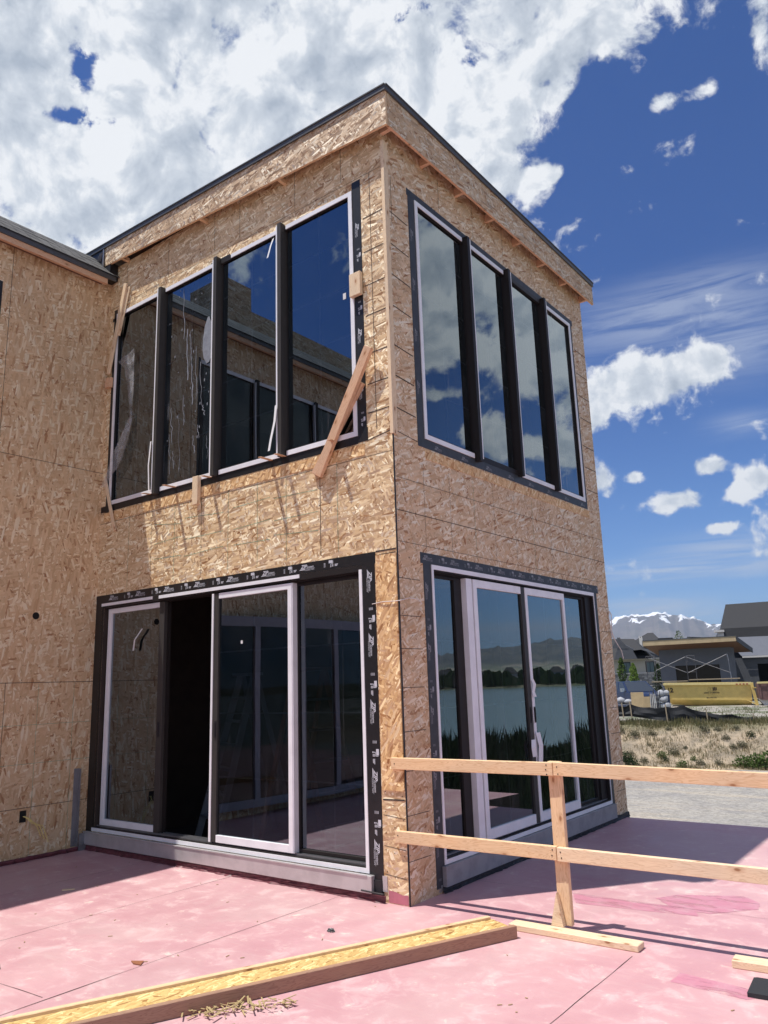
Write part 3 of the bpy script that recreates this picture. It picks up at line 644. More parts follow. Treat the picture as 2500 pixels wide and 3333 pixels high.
def sliding_door(side, g, spec, gl):
    """spec: panels (u0,u1,depth,stiles) ; depth = how far the panel face is proud(+)/recessed(-)"""
    door = bpy.data.objects.new('sliding_door', None); col.objects.link(door); door.parent = house
    l, r_, b, t = g['dl'], g['dr'], g['db'], g['dt']
    s = Sys(side)
    s.b(l, r_, -.135, .003, t-.05, t, 0); s.b(l, l+.036, -.135, .003, b+.045, t-.05, 0); s.b(r_-.036, r_, -.135, .003, b+.045, t-.05, 0)
    s.b(l, r_, -.135, .003, b, b+.045, 0)
    for k in range(4): s.b(l+.04, r_-.04, -.125+.03*k, -.118+.03*k, b+.045, b+.058, 2)
    for k in range(4): s.b(l+.04, r_-.04, -.125+.03*k, -.118+.03*k, t-.062, t-.05, 0)
    s.mb.build('frame', ['bronze_frame', 'white_film', 'galv'], door)
    s = Sys(side); W_ = .030
    s.b(l, r_, .003, .011, b+.0, b+.034, 0)
    if side == 'A': s.b(l, l+(r_-l)*.245, .003, .011, t-W_, t, 0); s.b(l+(r_-l)*.275, l+(r_-l)*.81, .003, .011, t-W_-.004, t-.002, 0)
    else: s.b(l, r_, .003, .011, t-W_-.008, t, 0)
    s.b(l, l+.026, .003, .011, b+.034, t-W_-.008, 0) if side == 'B' else None
    s.b(r_-.03 if side == 'A' else r_-.012, r_, .003, .011, b+.034, t-W_-.008, 0)
    s.mb.build('film', ['white_film'], door)
    for (u0, u1, dp_, st) in spec:
        # st: widths (left stile, right stile, rail), materials (left, right, rail)
        (ws, we, wr_), (ml_, mr_, mrail) = st
        pz0, pz1 = b+.060, t-.064
        pn = bpy.data.objects.new('door_panel', None)
        s = Sys(side)
        s.b(u0, u0+ws, dp_-.04, dp_, pz0, pz1, ml_); s.b(u1-we, u1, dp_-.04, dp_, pz0, pz1, mr_)
        s.b(u0+ws, u1-we, dp_-.04, dp_, pz0, pz0+wr_, mrail); s.b(u0+ws, u1-we, dp_-.04, dp_, pz1-wr_*.85, pz1, mrail)
        bevel(s.mb.build('panel_frame', ['bronze_frame', 'white_film', 'taupe_frame'], door), .002)
        s = Sys(side); s.q(u0+ws, u1-we, dp_-.02, pz0+wr_, pz1-wr_*.85); s.mb.build('glass_pane', [gl], door)
        s = Sys(side); cx = (u0+ws+u1-we)/2; s.b(cx-.006, cx+.006, dp_-.034, dp_-.029, pz0+wr_, pz1-wr_*.85)
        for k in range(1, 4): zz = pz0+(pz1-pz0)*k/4; s.b(u0+ws, u1-we, dp_-.034, dp_-.0295, zz-.006, zz+.006)
        s.mb.build('muntin', ['sill_grey'], door)
        bpy.data.objects.remove(pn)
    return door
dA = sliding_door('A', A, [
    (-4.035, -3.035, -.035, ((.062, .085, .062), (1, 2, 1))),  # taupe right stile stands for the shadow on its white film
    (-2.245, -1.185, -.004, ((.088, .050, .062), (2, 1, 1))),
    (-1.176, -.402, -.065, ((.012, .03, .03), (0, 0, 0)))], 'glass_sunny')
s = Sys('A'); s.b(-2.247, -2.222, -.003, .004, A['db']+.06, A['dt']-.064); s.b(-1.1845, -1.177, -.10, -.010, A['db']+.06, A['dt']-.064, 0)
s.b(-3.05, -3.03, -.12, -.076, A['db']+.05, A['dt']-.05, 1)
s.mb.build('edge_strip', ['white_film', 'bronze_frame'], dA)
dB = sliding_door('B', B, [
    (.51, 1.035, -.060, ((.025, .12, .03), (0, 0, 0))),
    (1.16, 2.15, -.006, ((.062, .075, .085), (1, 2, 1))),
    (2.165, 3.09, -.006, ((.05, .04, .085), (1, 1, 1))),
    (3.10, 3.70, -.050, ((.01, .05, .03), (0, 0, 0)))], 'glass_shade')
s = Sys('B'); s.b(1.042, 1.140, -.12, -.0105, B['db']+.06, B['dt']-.065, 0); s.b(1.1405, 1.159, -.12, -.03, B['db']+.06, B['dt']-.065, 1)
s.mb.build('edge_strip', ['white_film', 'bronze_frame'], dB)
s = Sys('B'); s.b(3.705, 3.858, -.13, -.03, B['db']+.05, B['dt']-.05, 1); s.mb.build('edge_strip', ['white_film', 'bronze_frame'], dB)
def handle(side, u, z, d, parent):
    s = Sys(side); s.b(u-.013, u+.013, d, d+.006, z-.075, z+.075); s.b(u-.007, u+.007, d+.006, d+.012, z-.06, z+.06)
    s.mb.build('handle', ['black_rubber'], parent)
handle('A', -2.18, 1.23, -.003, dA); handle('A', -3.08, 1.22, -.034, dA); handle('B', 2.11, 1.25, -.005, dB); handle('B', 2.19, 1.25, -.005, dB)

# sills, pans and the crinkled membrane at the foot
mb = MB(); mb.box(-4.20, -.32, -.045, -.0005, .055, .180, 0); mb.box(-4.20, -.36, -.052, -.0455, .172, .186, 0)
bevel(tag(mb.build('sill_pan', ['sill_metal'], house), 'bare metal sill pan under the sunlit sliding door'))
mb = MB(); mb.box(.0005, .04, .44, 3.93, .045, .192, 0)
tag(mb.build('sill_pan', ['sill_grey'], house), 'grey sill pan under the shaded sliding door')
def ragged(P, u0, u1, zt, amp, dist, mats, name, n=90):
    mb = MB(); a = []
    for i in range(n+1):
        u = u0+(u1-u0)*i/n; q = noise.noise(Vector((u*6, 1.7, 0)))*amp
        a.append([P(u, .010+abs(noise.noise(Vector((u*9, k*2.1, 3))))*dist*(1-k/4)+(.012 if k == 0 else 0), zt*(k/4)+(q if k == 4 else 0)+.001) for k in range(5)])
    for i in range(n):
        for k in range(4): mb.poly([a[i][k], a[i+1][k], a[i+1][k+1], a[i][k+1]])
    return mb.build(name, mats, house)
ragged(lambda u, d, z: (u, -d-.012, z), -4.22, -.20, .052, .006, .05, ['pink_wrap'], 'foot_membrane')
ragged(lambda u, d, z: (d+.004, u, z), .42, WY, .050, .014, .04, ['black_rubber'], 'foot_membrane')
mb = MB(); mb.tube([(-4.2, -.028, .058), (-2.5, -.034, .055), (-1.2, -.030, .058), (-.21, -.036, .062)], .008, 6); mb.box(-.335, -.245, -.014, -.0005, .02, .15); mb.tube([(-.42, -.046, .072), (-.21, -.048, .066)], .006, 6)
mb.build('foot_gasket', ['black_rubber'], house)
mb = MB(); mb.box(-.242, -.198, -.006, -.0008, .075, .185); mb.build('foot_patch', ['sill_metal'], house)

# flashing tape with its print
def logo(mb, P, u, z, size, vert, mi=0):
    """P(u,z)->matrix columns; brand mark, slanted, with underline and small line"""
    M0 = P(u, z, vert)
    text_mesh(mb, 'ZIP', size*1.25, M0, mi, .35, size*.035)
    text_mesh(mb, 'System', size*.80, M0 @ Matrix.Translation((size*1.75, 0, 0)), mi, .35, size*.005)
    b = len(mb.v); s_ = size
    for p in [(-.5*s_, -.34*s_, 0), (1.2*s_, -.34*s_, 0), (1.35*s_, -.12*s_, 0), (-.1*s_, -.12*s_, 0)]: mb.v.append(tuple(M0 @ Vector(p)))
    mb.f.append((b, b+1, b+2, b+3)); mb.uv.append(None); mb.mi.append(mi)
    b = len(mb.v)
    for p in [(1.2*s_, -.17*s_, 0), (4.4*s_, -.17*s_, 0), (4.4*s_, -.12*s_, 0), (1.35*s_, -.12*s_, 0)]: mb.v.append(tuple(M0 @ Vector(p)))
    mb.f.append((b, b+1, b+2, b+3)); mb.uv.append(None); mb.mi.append(mi)
    text_mesh(mb, 'FLASHING TAPE', size*.42, M0 @ Matrix.Translation((size*1.2, -size*.55, 0)), mi, 0)
def roller(mb, P, u, z, s_, vert, mi=0):
    M0 = P(u, z, vert)
    def rect(x0, x1, y0, y1):
        b = len(mb.v)
        for p in [(x0, y0), (x1, y0), (x1, y1), (x0, y1)]: mb.v.append(tuple(M0 @ Vector((p[0]*s_, p[1]*s_, 0))))
        mb.f.append((b, b+1, b+2, b+3)); mb.uv.append(None); mb.mi.append(mi)
    rect(0, .85, .55, 1.05); rect(.9, 1.0, .4, .95); rect(.42, .9, .38, .46); rect(.40, .50, .0, .38); rect(.36, .54, -.15, .05)
    for k in range(3): rect(.68, 1.05, .22-.14*k, .30-.14*k)
    for k in range(3): rect(1.35, 2.1-.1*k, .22-.14*k, .31-.14*k)
    for k in range(4): rect(-1.15, -.75, .60-.2*k, .67-.2*k)
def frameA(u, z, vert, d=.0045):
    if not vert: return Matrix(((1, 0, 0, u), (0, 0, -1, -d), (0, 1, 0, z), (0, 0, 0, 1)))
    return Matrix(((0, 1, 0, u), (0, 0, -1, -d), (-1, 0, 0, z), (0, 0, 0, 1)))
def frameB(u, z, vert, d=.0045):
    if not vert: return Matrix(((0, 0, 1, d), (1, 0, 0, u), (0, 1, 0, z), (0, 0, 0, 1)))
    return Matrix(((0, 0, 1, d), (0, 1, 0, u), (-1, 0, 0, z), (0, 0, 0, 1)))
def tape(side, rects, prints, mats, label, pm='tape_print'):
    s = Sys(side)
    for k, (u0, u1, z0, z1) in enumerate(rects): s.b(u0, u1, .0005, .0028+.0004*(k % 3), z0, z1)
    o = tag(s.mb.build('flashing_tape', mats, house), label)
    P = frameA if side == 'A' else frameB; mb = MB()
    for (kind, u, z, sz, vert) in prints: (logo if kind == 'L' else roller)(mb, P, u, z, sz, vert)
    mb.build('lettering', [pm], o)
pr = []
u = -3.97
while u < -.6: pr += [('L', u, 2.605, .038, False), ('R', u+.33, 2.59, .05, False)]; u += .485
z = 2.50
while z > .35: pr += [('L', -.298, z, .040, True), ('R', -.30, z-.36, .055, True)]; z -= .52
tape('A', [(-4.222, -.222, 2.563, 2.655), (-4.222, -4.112, .02, 2.563), (-.365, -.232, .03, 2.563), (-.47, -.366, .14, .186)], pr, ['black_tape'], 'black flashing tape round the sunlit sliding door')
pr = []
z = 5.70
while z > 3.9: pr += [('L', -.325, z, .032, True), ('R', -.325, z-.30, .040, True)]; z -= .52
tape('A', [(-.372, -.272, 3.62, 6.14), (-.32, -.262, 3.62, 3.74), (-4.13, -4.07, 3.60, 6.12), (-4.222, -.372, 3.612, 3.684), (-2.35, -2.05, 6.057, 6.075), (-4.16, -4.07, 5.98, 6.02)], pr, ['black_tape'], 'black flashing tape round the sunlit upper window')
pr = []
y = .36
while y < 3.8: pr += [('L', y, 2.612, .032, False), ('R', y+.28, 2.60, .04, False)]; y += .42
z = 2.40
while z > .3: pr += [('L', .385, z, .032, True), ('R', .385, z-.34, .045, True)]; z -= .5
tape('B', [(.319, 4.047, 2.569, 2.661), (.355, .4715, .04, 2.569), (3.895, 3.985, .06, 2.569), (.472, .56, .15, .196)], pr, ['grey_tape'], 'smudged dark flashing tape round the shaded sliding door', 'sill_grey')
pr = []
y = .62
while y < 3.8: pr += [('L', y, 3.630, .026, False)]; y += .45
z = 5.7
while z > 3.9: pr += [('L', .395, z, .028, True)]; z -= .5
tape('B', [(.345, 4.0, 6.042, 6.115), (.36, .463, 3.60, 6.042), (3.905, 3.965, 3.60, 6.042), (.39, 3.96, 3.600, 3.684)], pr, ['grey_tape'], 'smudged dark flashing tape round the reflecting upper window', 'sill_grey')

# ------------------------------------------------------------------ the wing (faces +x), runs past the camera
PW = lambda u, z, d: (LX-d, u, z)
YW0 = -9.5
mb = wall_grid([YW0, -5.6, -5.0, -1.60, -1.352, 0], [0, .12, 2.52, 3.70, 5.97, 6.62],
               [(-5.0, -1.352, 3.70, 5.97), (-5.6, -1.60, .12, 2.52)], PW, None, .14)
ml = [(YW0, 1.722, 0, 1.722, .006, 2), (YW0, 4.09, 0, 4.09, .005, 2), (-1.22, 4.09, -1.22, 6.5, .005, 2), (YW0, .50, 0, .50, .005, 2), (-.97, .5, -.97, 1.72, .005, 2)]
for z0 in (1.30, .92): ml.append((-1.6, z0, 0, z0, .0028, 3))
for y in (-.62, -.22, -1.22): ml.append((y, .0, y, 1.71, .0028, 3))
nails(ml, (-1.20, -1.24, -.81, -.42, -.04, -1.6), .1, 6.4, 14, .16)
marks(mb, ml, PW)
tag(mb.build('wall', ['osb_vertical', 'interior_wood', 'seam', 'green_line'], house), 'shaded strand board wall of the side wing')
mb = MB()
for sgn, y, z, rad in ((1, -.699, 2.407, .038),):
    pts = [(LX+.0022, y+math.cos(a*math.pi/9)*rad, z+math.sin(a*math.pi/9)*rad) for a in range(18)]; mb.poly(pts)
mb.box(LX+.0005, LX+.003, -.735, -.668, .365, .475)
mb.build('service_hole', ['hole_black'], house)
mb = MB(); 
for k in range(3): mb.tube([(LX+.004, -.70+.01*k, .42), (LX+.06+.02*k, -.66, .40-.02*k), (LX+.10, -.60+.03*k, .32), (LX+.09+.02*k, -.55+.03*k, .22-.03*k)], .004, 5)
tag(mb.build('cable', ['cable_yellow'], house), 'pale yellow cable tails hanging from the outlet hole')
mb = MB(); mb.box(LX+.0005, LX+.0045, -.17, -.115, .045, .82); mb.box(LX+.0005, LX+.05, -.121, -.1155, .045, .82); mb.box(LX+.051, LX+.055, -.11, -.008, .0, .17)
mb.build('corner_flashing', ['galv'], house)
mb = MB()
for i in range(40):
    y0 = -1.6+i*.039; mb.tube([(LX+.03+.02*noise.noise(Vector((i*.7, 0, 0))), y0, .02+.01*noise.noise(Vector((i*.9, 3, 0)))), (LX+.03+.02*noise.noise(Vector((i*.7+.7, 0, 0))), y0+.039, .02+.01*noise.noise(Vector((i*.9+.9, 3, 0))))], .022, 5, cap=False)
mb.build('foot_membrane', ['pink_wrap'], house)
# wing eave, roof, parapet, chimney
EX = -4.085
mb = MB(); mb.box(EX-.038, EX, YW0, -.145, 6.405, 6.482); tag(mb.build('fascia', ['lumber_pink'], house), 'bare timber fascia under the wing eave')
mb = MB(); mb.box(LX, EX-.0385, YW0, -.14, 6.45, 6.475); mb.build('soffit', ['brown_soffit'], house)
mb = MB(); mb.box(EX+.001, EX+.016, YW0, -.04, 6.472, 6.522); mb.box(EX-.12, EX+.02, YW0, -.04, 6.523, 6.531); mb.build('gutter', ['drip_metal'], house)
mb = MB(); x0, z0 = EX+.03, 6.533; x1, z1 = EX-.36, 6.533+.39*math.tan(R(43))
n = 110
for i in range(n):
    ya, yb = YW0+(.02-YW0)*i/n, YW0+(.02-YW0)*(i+1)/n
    for k in range(4):
        xa, za = x0+(x1-x0)*k/4, z0+(z1-z0)*k/4; xb, zb = x0+(x1-x0)*(k+1)/4, z0+(z1-z0)*(k+1)/4; lift = .004+.006*random.random()
        mb.poly([(xa, ya, za+lift), (xa, yb, za+lift), (xb, yb, zb+.004), (xb, ya, zb+.004)][::-1])
        mb.poly([(xa, ya, za), (xa, yb, za), (xa, yb, za+lift), (xa, ya, za+lift)])
mb.poly([(x1, YW0, z1), (x1, .02, z1), (x1-3, .02, z1-.5), (x1-3, YW0, z1-.5)][::-1])
tag(mb.build('roof', ['shingles'], house), 'dark shingled roof edge of the side wing')
mb = MB(); mb.box(-5.3, -5.05, YW0, -3.03, 6.6, 7.60, long=-1); mb.box(-5.9, -5.05, -3.03, -2.45, 6.5, 8.0, long=-1)
mb.build('parapet', ['osb_weathered'], house)
# wing upper window
s = Sys('C'); b_, t_ = 3.70, 5.97
s.b(-5.0, -1.352, -.06, .004, b_, b_+.055, 0); s.b(-5.0, -1.352, .0, .012, t_-.05, t_, 1); s.b(-1.40, -1.352, -.06, .010, b_+.055, t_-.05, 0); s.b(-5.0, -4.95, -.06, .01, b_+.055, t_-.05, 1)
for m_ in (-2.37, -3.62): s.b(m_-.03, m_+.03, -.06, .05, b_, t_-.0, 0); s.b(m_+.031, m_+.048, .004, .046, b_, t_-.05, 1)
wc = bpy.data.objects.new('window', None); col.objects.link(wc); wc.parent = house
s.mb.build('frame', ['bronze_frame', 'white_film'], wc)
s = Sys('C'); s.q(-4.95, -1.40, -.02, b_+.05, t_-.05); s.mb.build('glass_pane', ['glass_dim'], wc)
mb = MB(); mb.box(LX+.001, LX+.004, -1.350, -1.315, 3.6, 6.0); mb.build('flashing_tape', ['black_tape'], house)
# bowed glass doors in the wing, seen mirrored in the sliding door
dC = bpy.data.objects.new('sliding_door', None); col.objects.link(dC); dC.parent = house
fr, gp = MB(), MB()
ys = [-1.60-.67*i for i in range(7)]; bow = lambda y: LX+.02+.22*math.sin(math.pi*(y+1.60)/(-4.02))
for i in range(6):
    ya, yb = ys[i], ys[i+1]; pa, pb = Vector((bow(ya), ya, 0)), Vector((bow(yb), yb, 0)); up = Vector((0, 0, 1))
    for z_, h in ((.16, .10), (2.46, .13)): fr.bar(pa+up*z_, pb+up*z_, .06, h, 0)
    fr.bar(pa+up*.20, pa+up*2.41, .05, .09, 0, up=(0, 1, 0)); 
    gp.poly([tuple(pa+up*.2), tuple(pb+up*.2), tuple(pb+up*2.4), tuple(pa+up*2.4)], 0, [(0, 0), (1, 0), (1, 2), (0, 2)])
fr.bar(Vector((bow(ys[6]), ys[6], .2)), Vector((bow(ys[6]), ys[6], 2.41)), .05, .09, 0, up=(0, 1, 0))
fr.build('frame', ['dim_film'], dC); gp.build('glass_pane', ['glass_dim'], dC)  # white film greyed down so these shaded frames mirror dimly
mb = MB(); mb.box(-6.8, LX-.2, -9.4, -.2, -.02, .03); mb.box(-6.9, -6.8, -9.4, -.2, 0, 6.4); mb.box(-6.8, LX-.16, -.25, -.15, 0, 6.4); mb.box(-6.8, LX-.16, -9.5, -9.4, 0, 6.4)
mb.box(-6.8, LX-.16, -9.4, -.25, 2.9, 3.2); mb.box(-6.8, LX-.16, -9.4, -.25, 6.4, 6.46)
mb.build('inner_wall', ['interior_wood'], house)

# ------------------------------------------------------------------ things fixed to or leaning on the house
def board(name, label, cat, p0, p1, w_, h_, m_, up=(0, -1, 0), group=None, bev=.003):
    p0, p1 = Vector(p0), Vector(p1); c = (p0+p1)/2; X = (p1-p0).normalized(); u = Vector(up); Y = u.cross(X).normalized(); Z = X.cross(Y); L = (p1-p0).length
    mb = MB(); mb.box(-L/2, L/2, -w_/2, w_/2, -h_/2, h_/2, 0, None, 0)
    o = mb.build(name, [m_]); o.matrix_world = Matrix(((X.x, Y.x, Z.x, c.x), (X.y, Y.y, Z.y, c.y), (X.z, Y.z, Z.z, c.z), (0, 0, 0, 1)))
    bevel(o, bev); return tag(o, label, cat, group)
board('brace_board', 'long diagonal timber nailed across the lower corner of the sunlit upper window', 'board', (-.165, -.075, 4.42), (-.80, -.048, 3.40), .089, .04, 'lumber_pink')
board('wood_cleat', 'short wedge of timber behind the diagonal board against the wall', 'board', (-.30, -.021, 4.15), (-.86, -.021, 3.43), .07, .038, 'lumber_pink')
board('wood_block', 'square timber block nailed beside the upper window frame above the diagonal board', 'block', (-.325, -.034, 5.19), (-.325, -.034, 4.97), .125, .04, 'lumber_pale')
board('wood_block', 'upright timber block hanging under the sill of the sunlit upper window', 'block', (-2.475, -.036, 3.715), (-2.475, -.036, 3.42), .085, .045, 'lumber_pale')
board('wood_cleat', 'narrow stick showing below the hanging timber block', 'board', (-2.455, -.014, 3.44), (-2.455, -.014, 3.36), .045, .014, 'lumber_pale')
board('wood_block', 'small timber block beside the window at the inner corner of the house', 'block', (-4.19, -.03, 5.19), (-4.085, -.03, 5.18), .12, .04, 'lumber_pink')
board('wood_lath', 'long splintered lath leaning in the inner corner beside the upper window', 'board', (-3.875, -.035, 6.38), (-4.15, -.035, 5.30), .06, .02, 'lumber_pale')
board('wood_lath', 'shorter lath doubled behind the splintered lath in the inner corner', 'board', (-3.83, -.018, 6.33), (-4.00, -.018, 5.75), .06, .012, 'lumber_pale')
board('wood_lath', 'thin lath hanging below the lower inner corner of the upper window', 'board', (-4.13, -.03, 4.02), (-3.90, -.025, 3.36), .05, .015, 'lumber_pale')
sh = [(-1.494, -1.30), (-1.30, -1.14), (-2.34, -2.20), (-2.94, -2.72), (-3.34, -3.19), (-.65, -.535)]
wh = ['first shim from the splice of the middle window panes, sticking out longest', 'shim right beside the long one below the third mullion', 'wood shim below the second mullion beside the hanging block', 'wood shim under the second pane between two mullions', 'wood shim at the first mullion nearest the inner corner', 'wood shim crossing the foot of the diagonal board']
ln = [.20, .17, .15, .19, .13, .15]
for (a, c), t_, L in zip(sh, wh, ln):
    x = (a+c)/2-.03
    o = board('wood_shim', t_, 'shim', (x, -.002, 3.66+.02), (x+.05, -.002-L, 3.66-.0), .036, .007, 'lumber_pink', up=(0, 0, 1), group='wood shims under the upper window', bev=.001)

# loose film on the panes
def sheet(name, label, pts, m_, cat='film', seg=8, crump=.012, seed=1, parent=None):
    """crumpled strip along a polyline of (left, right) pairs"""
    mb = MB(); rows = []
    for i in range(len(pts)-1):
        for k in range(4 if i < len(pts)-2 else 5):
            t = k/4; l_ = Vector(pts[i][0]).lerp(Vector(pts[i+1][0]), t); r_ = Vector(pts[i][1]).lerp(Vector(pts[i+1][1]), t)
            rows.append([l_.lerp(r_, j/seg)+Vector((0, -abs(noise.noise(Vector((i*3+k, j*.8, seed)))*crump)*2, 0)) for j in range(seg+1)])
    for a, b in zip(rows[:-1], rows[1:]):
        for j in range(seg): mb.poly([a[j], a[j+1], b[j+1], b[j]])
    o = mb.build(name, [m_], parent, smooth=True)
    return tag(o, label, cat) if label else o
sheet('torn_film', 'torn clear plastic film folded down over the first upper pane by the inner corner', [((-4.00, -.012, 5.42), (-3.67, -.012, 5.49)), ((-3.86, -.012, 5.30), (-3.66, -.012, 5.33)), ((-3.78, -.012, 5.0), (-3.665, -.012, 5.0)), ((-3.715, -.012, 4.68), (-3.67, -.012, 4.62)), ((-3.86, -.03, 4.45), (-3.70, -.03, 4.36)), ((-4.02, -.04, 4.22), (-3.82, -.04, 4.12)), ((-4.10, -.05, 4.0), (-4.00, -.05, 3.98)), ((-4.19, -.05, 3.92), (-4.05, -.05, 3.88))], 'torn_film')
sheet('glue_smear', 'crinkled white adhesive patch with runs on the second upper pane', [((-2.41, .012, 5.47), (-2.385, .012, 5.48)), ((-2.45, .010, 5.38), (-2.34, .010, 5.39)), ((-2.475, .010, 5.25), (-2.32, .010, 5.25)), ((-2.48, .010, 5.12), (-2.31, .010, 5.12)), ((-2.46, .010, 5.02), (-2.325, .010, 5.02)), ((-2.42, .012, 4.95), (-2.37, .012, 4.95))], 'glue_white', 'smear', crump=.003, seed=4)
mb = MB()
rnd = random.Random(3)
for (x, zt, zb, wd) in [(-2.83, 5.95, 5.35, .014), (-2.76, 5.45, 4.85, .022), (-2.70, 5.42, 5.0, .012), (-2.67, 5.1, 4.55, .018), (-2.60, 5.2, 4.60, .010), (-2.52, 5.0, 4.5, .010), (-2.36, 5.1, 4.55, .006), (-3.00, 4.6, 4.2, .014), (-3.02, 4.3, 3.85, .010), (-2.86, 4.5, 3.85, .006), (-2.80, 4.7, 4.35, .012), (-2.55, 4.3, 4.15, .012), (-2.47, 4.5, 4.38, .018), (-2.62, 4.2, 4.0, .014), (-2.95, 4.1, 3.9, .010), (-2.40, 4.15, 3.9, .006)]:
    n = 10; pts = [(x+.02*noise.noise(Vector((x*9, i*.6, 0)))+(.02 if i > 5 else 0), zt+(zb-zt)*i/n) for i in range(n+1)]
    for i in range(n):
        w1 = wd*(.5+.8*abs(noise.noise(Vector((i*.9, x*7, 2))))); (xa, za), (xb, zb_) = pts[i], pts[i+1]
        mb.poly([(xa, .0185, za), (xa+w1, .0185, za), (xb+w1, .0185, zb_), (xb, .0185, zb_)])
for i in range(40):
    x, z_ = rnd.uniform(-3.08, -2.30), rnd.uniform(3.8, 5.95); a_ = rnd.uniform(.004, .014); mb.poly([(x, .0185, z_), (x+a_, .0185, z_+a_), (x+a_*.8, .0185, z_+a_*3), (x-a_*.3, .0185, z_+a_*2)])
tag(mb.build('glue_runs', ['glue_white']), 'white streaks and splashes dried on the second upper pane', 'smear')
def strip(name, label, pts, wd, m_='white_tape', cat='tape'):
    mb = MB()
    for (a, b) in zip(pts[:-1], pts[1:]):
        mb.poly([(a[0]-wd/2, a[1], a[2]), (a[0]+wd/2, a[1]-.006, a[2]), (b[0]+wd/2, b[1]-.006, b[2]), (b[0]-wd/2, b[1], b[2])])
    return tag(mb.build(name, [m_]), label, cat)
strip('peeling_tape', 'white tape tail curling off the top of the third upper mullion', [(-1.33, -.068, 5.93), (-1.36, -.075, 5.86), (-1.40, -.08, 5.74)], .03)
strip('peeling_tape', 'loose white film tail at the foot of the third upper mullion', [(-1.30, -.066, 4.18), (-1.31, -.075, 4.02), (-1.35, -.085, 3.85), (-1.37, -.09, 3.74)], .035)
strip('peeling_tape', 'white film peeling at the foot of the first upper mullion', [(-3.225, -.064, 4.25), (-3.24, -.075, 3.98), (-3.225, -.07, 3.70)], .03)
strip('peeling_tape', 'short white strip stuck on the first sliding door pane under the round reflection', [(-3.38, .018, 2.24), (-3.50, .014, 2.13), (-3.52, .016, 2.02)], .035)
mb = MB(); mb.box(-.52, -.485, .016, .018, 5.02, 5.08); tag(mb.build('pane_sticker', ['white_paint']), 'tiny white sticker on the fourth upper pane beside the timber block', 'sticker')
mb = MB(); mb.box(-1.86, -1.835, .0215, .0238, 2.00, 2.03); tag(mb.build('pane_sticker', ['white_paint']), 'tiny white square sticker high on the sliding door pane', 'sticker')
def stripB(name, label, pts, wd):
    mb = MB()
    for (a, b) in zip(pts[:-1], pts[1:]): mb.poly([(a[0], a[1]-wd/2, a[2]), (a[0]+.006, a[1]+wd/2, a[2]), (b[0]+.006, b[1]+wd/2, b[2]), (b[0], b[1]-wd/2, b[2])])
    return tag(mb.build(name, ['white_tape']), label, 'tape')
stripB('peeling_tape', 'crumpled white tape above the handle where the shaded doors meet', [(.006, 2.15, 1.60), (.014, 2.19, 1.54), (.010, 2.16, 1.47), (.016, 2.18, 1.42)], .05)
stripB('peeling_tape', 'large torn white tape below the handle where the shaded doors meet', [(.006, 2.20, 1.08), (.02, 2.22, .96), (.015, 2.21, .84), (.01, 2.18, .70)], .08)
stripB('peeling_tape', 'torn white tape on the dark stile of the second shaded door', [(.006, 2.10, 1.02), (.018, 2.07, .95), (.010, 2.10, .86)], .08)
mb = MB(); pts = [(-.265, -.008, 2.228), (-.15, -.022, 2.236), (-.02, -.022, 2.231), (.016, -.012, 2.233), (.018, .12, 2.262), (.018, .25, 2.258), (.014, .30, 2.225)]
mb.tube(pts, .0035, 5); tag(mb.build('string', ['cable_white']), 'pale wire stretched round the corner beside the door head', 'wire')
mb = MB(); pts = [(.02, 4.30, 2.12)]
pts = [(.012, 4.33, 2.05), (.03, 4.31, 2.2), (.03, 4.33, 2.33), (.03, 4.28, 2.37), (.03, 4.25, 2.30), (.03, 4.28, 2.16), (.04, 4.33, 2.04), (.05, 4.42, 1.95), (.05, 4.50, 1.90), (.05, 4.54, 1.80)]
mb.tube(pts, .006, 5); tag(mb.build('cable_loop', ['cable_white']), 'white cable looped off the far edge of the shaded wall', 'cable')

# stepladders standing inside
def ladder(label, x, y, h, spread, width, ax, m_, steps, rz):
    t = empty('stepladder', label, 'ladder', (x, y, .03), rz, 'stepladders inside the house')
    r1, r2 = MB(), MB()
    for s_ in (-1, 1):
        r1.bar((s_*width/2, -spread, 0), (s_*width*.36, 0, h), .03, .07); r2.bar((s_*width/2, spread, 0), (s_*width*.36, 0.03, h), .03, .05)
    r1.build('front_rail', [m_], t); r2.build('rear_rail', [m_], t)
    st = MB()
    for k in range(1, steps): q = k/steps; st.box(-width/2*(1-q*.28)+.01, width/2*(1-q*.28)-.01, -spread*(1-q)-.045, -spread*(1-q)+.045, h*q-.012, h*q+.012)
    st.build('step', ['ladder_grey'], t)
    c = MB(); c.box(-width*.42, width*.42, -.09, .09, h, h+.03); c.build('top_cap', [m_], t)
ladder('orange stepladder standing open behind the sliding door pane next to the corner', -1.85, .95, 1.72, .55, .5, 0, 'ladder_orange', 6, R(80))
ladder('dark stepladder with wide treads behind the middle sliding door pane', -3.0, 1.15, 1.70, .45, .55, 0, 'ladder_grey', 7, R(-20))

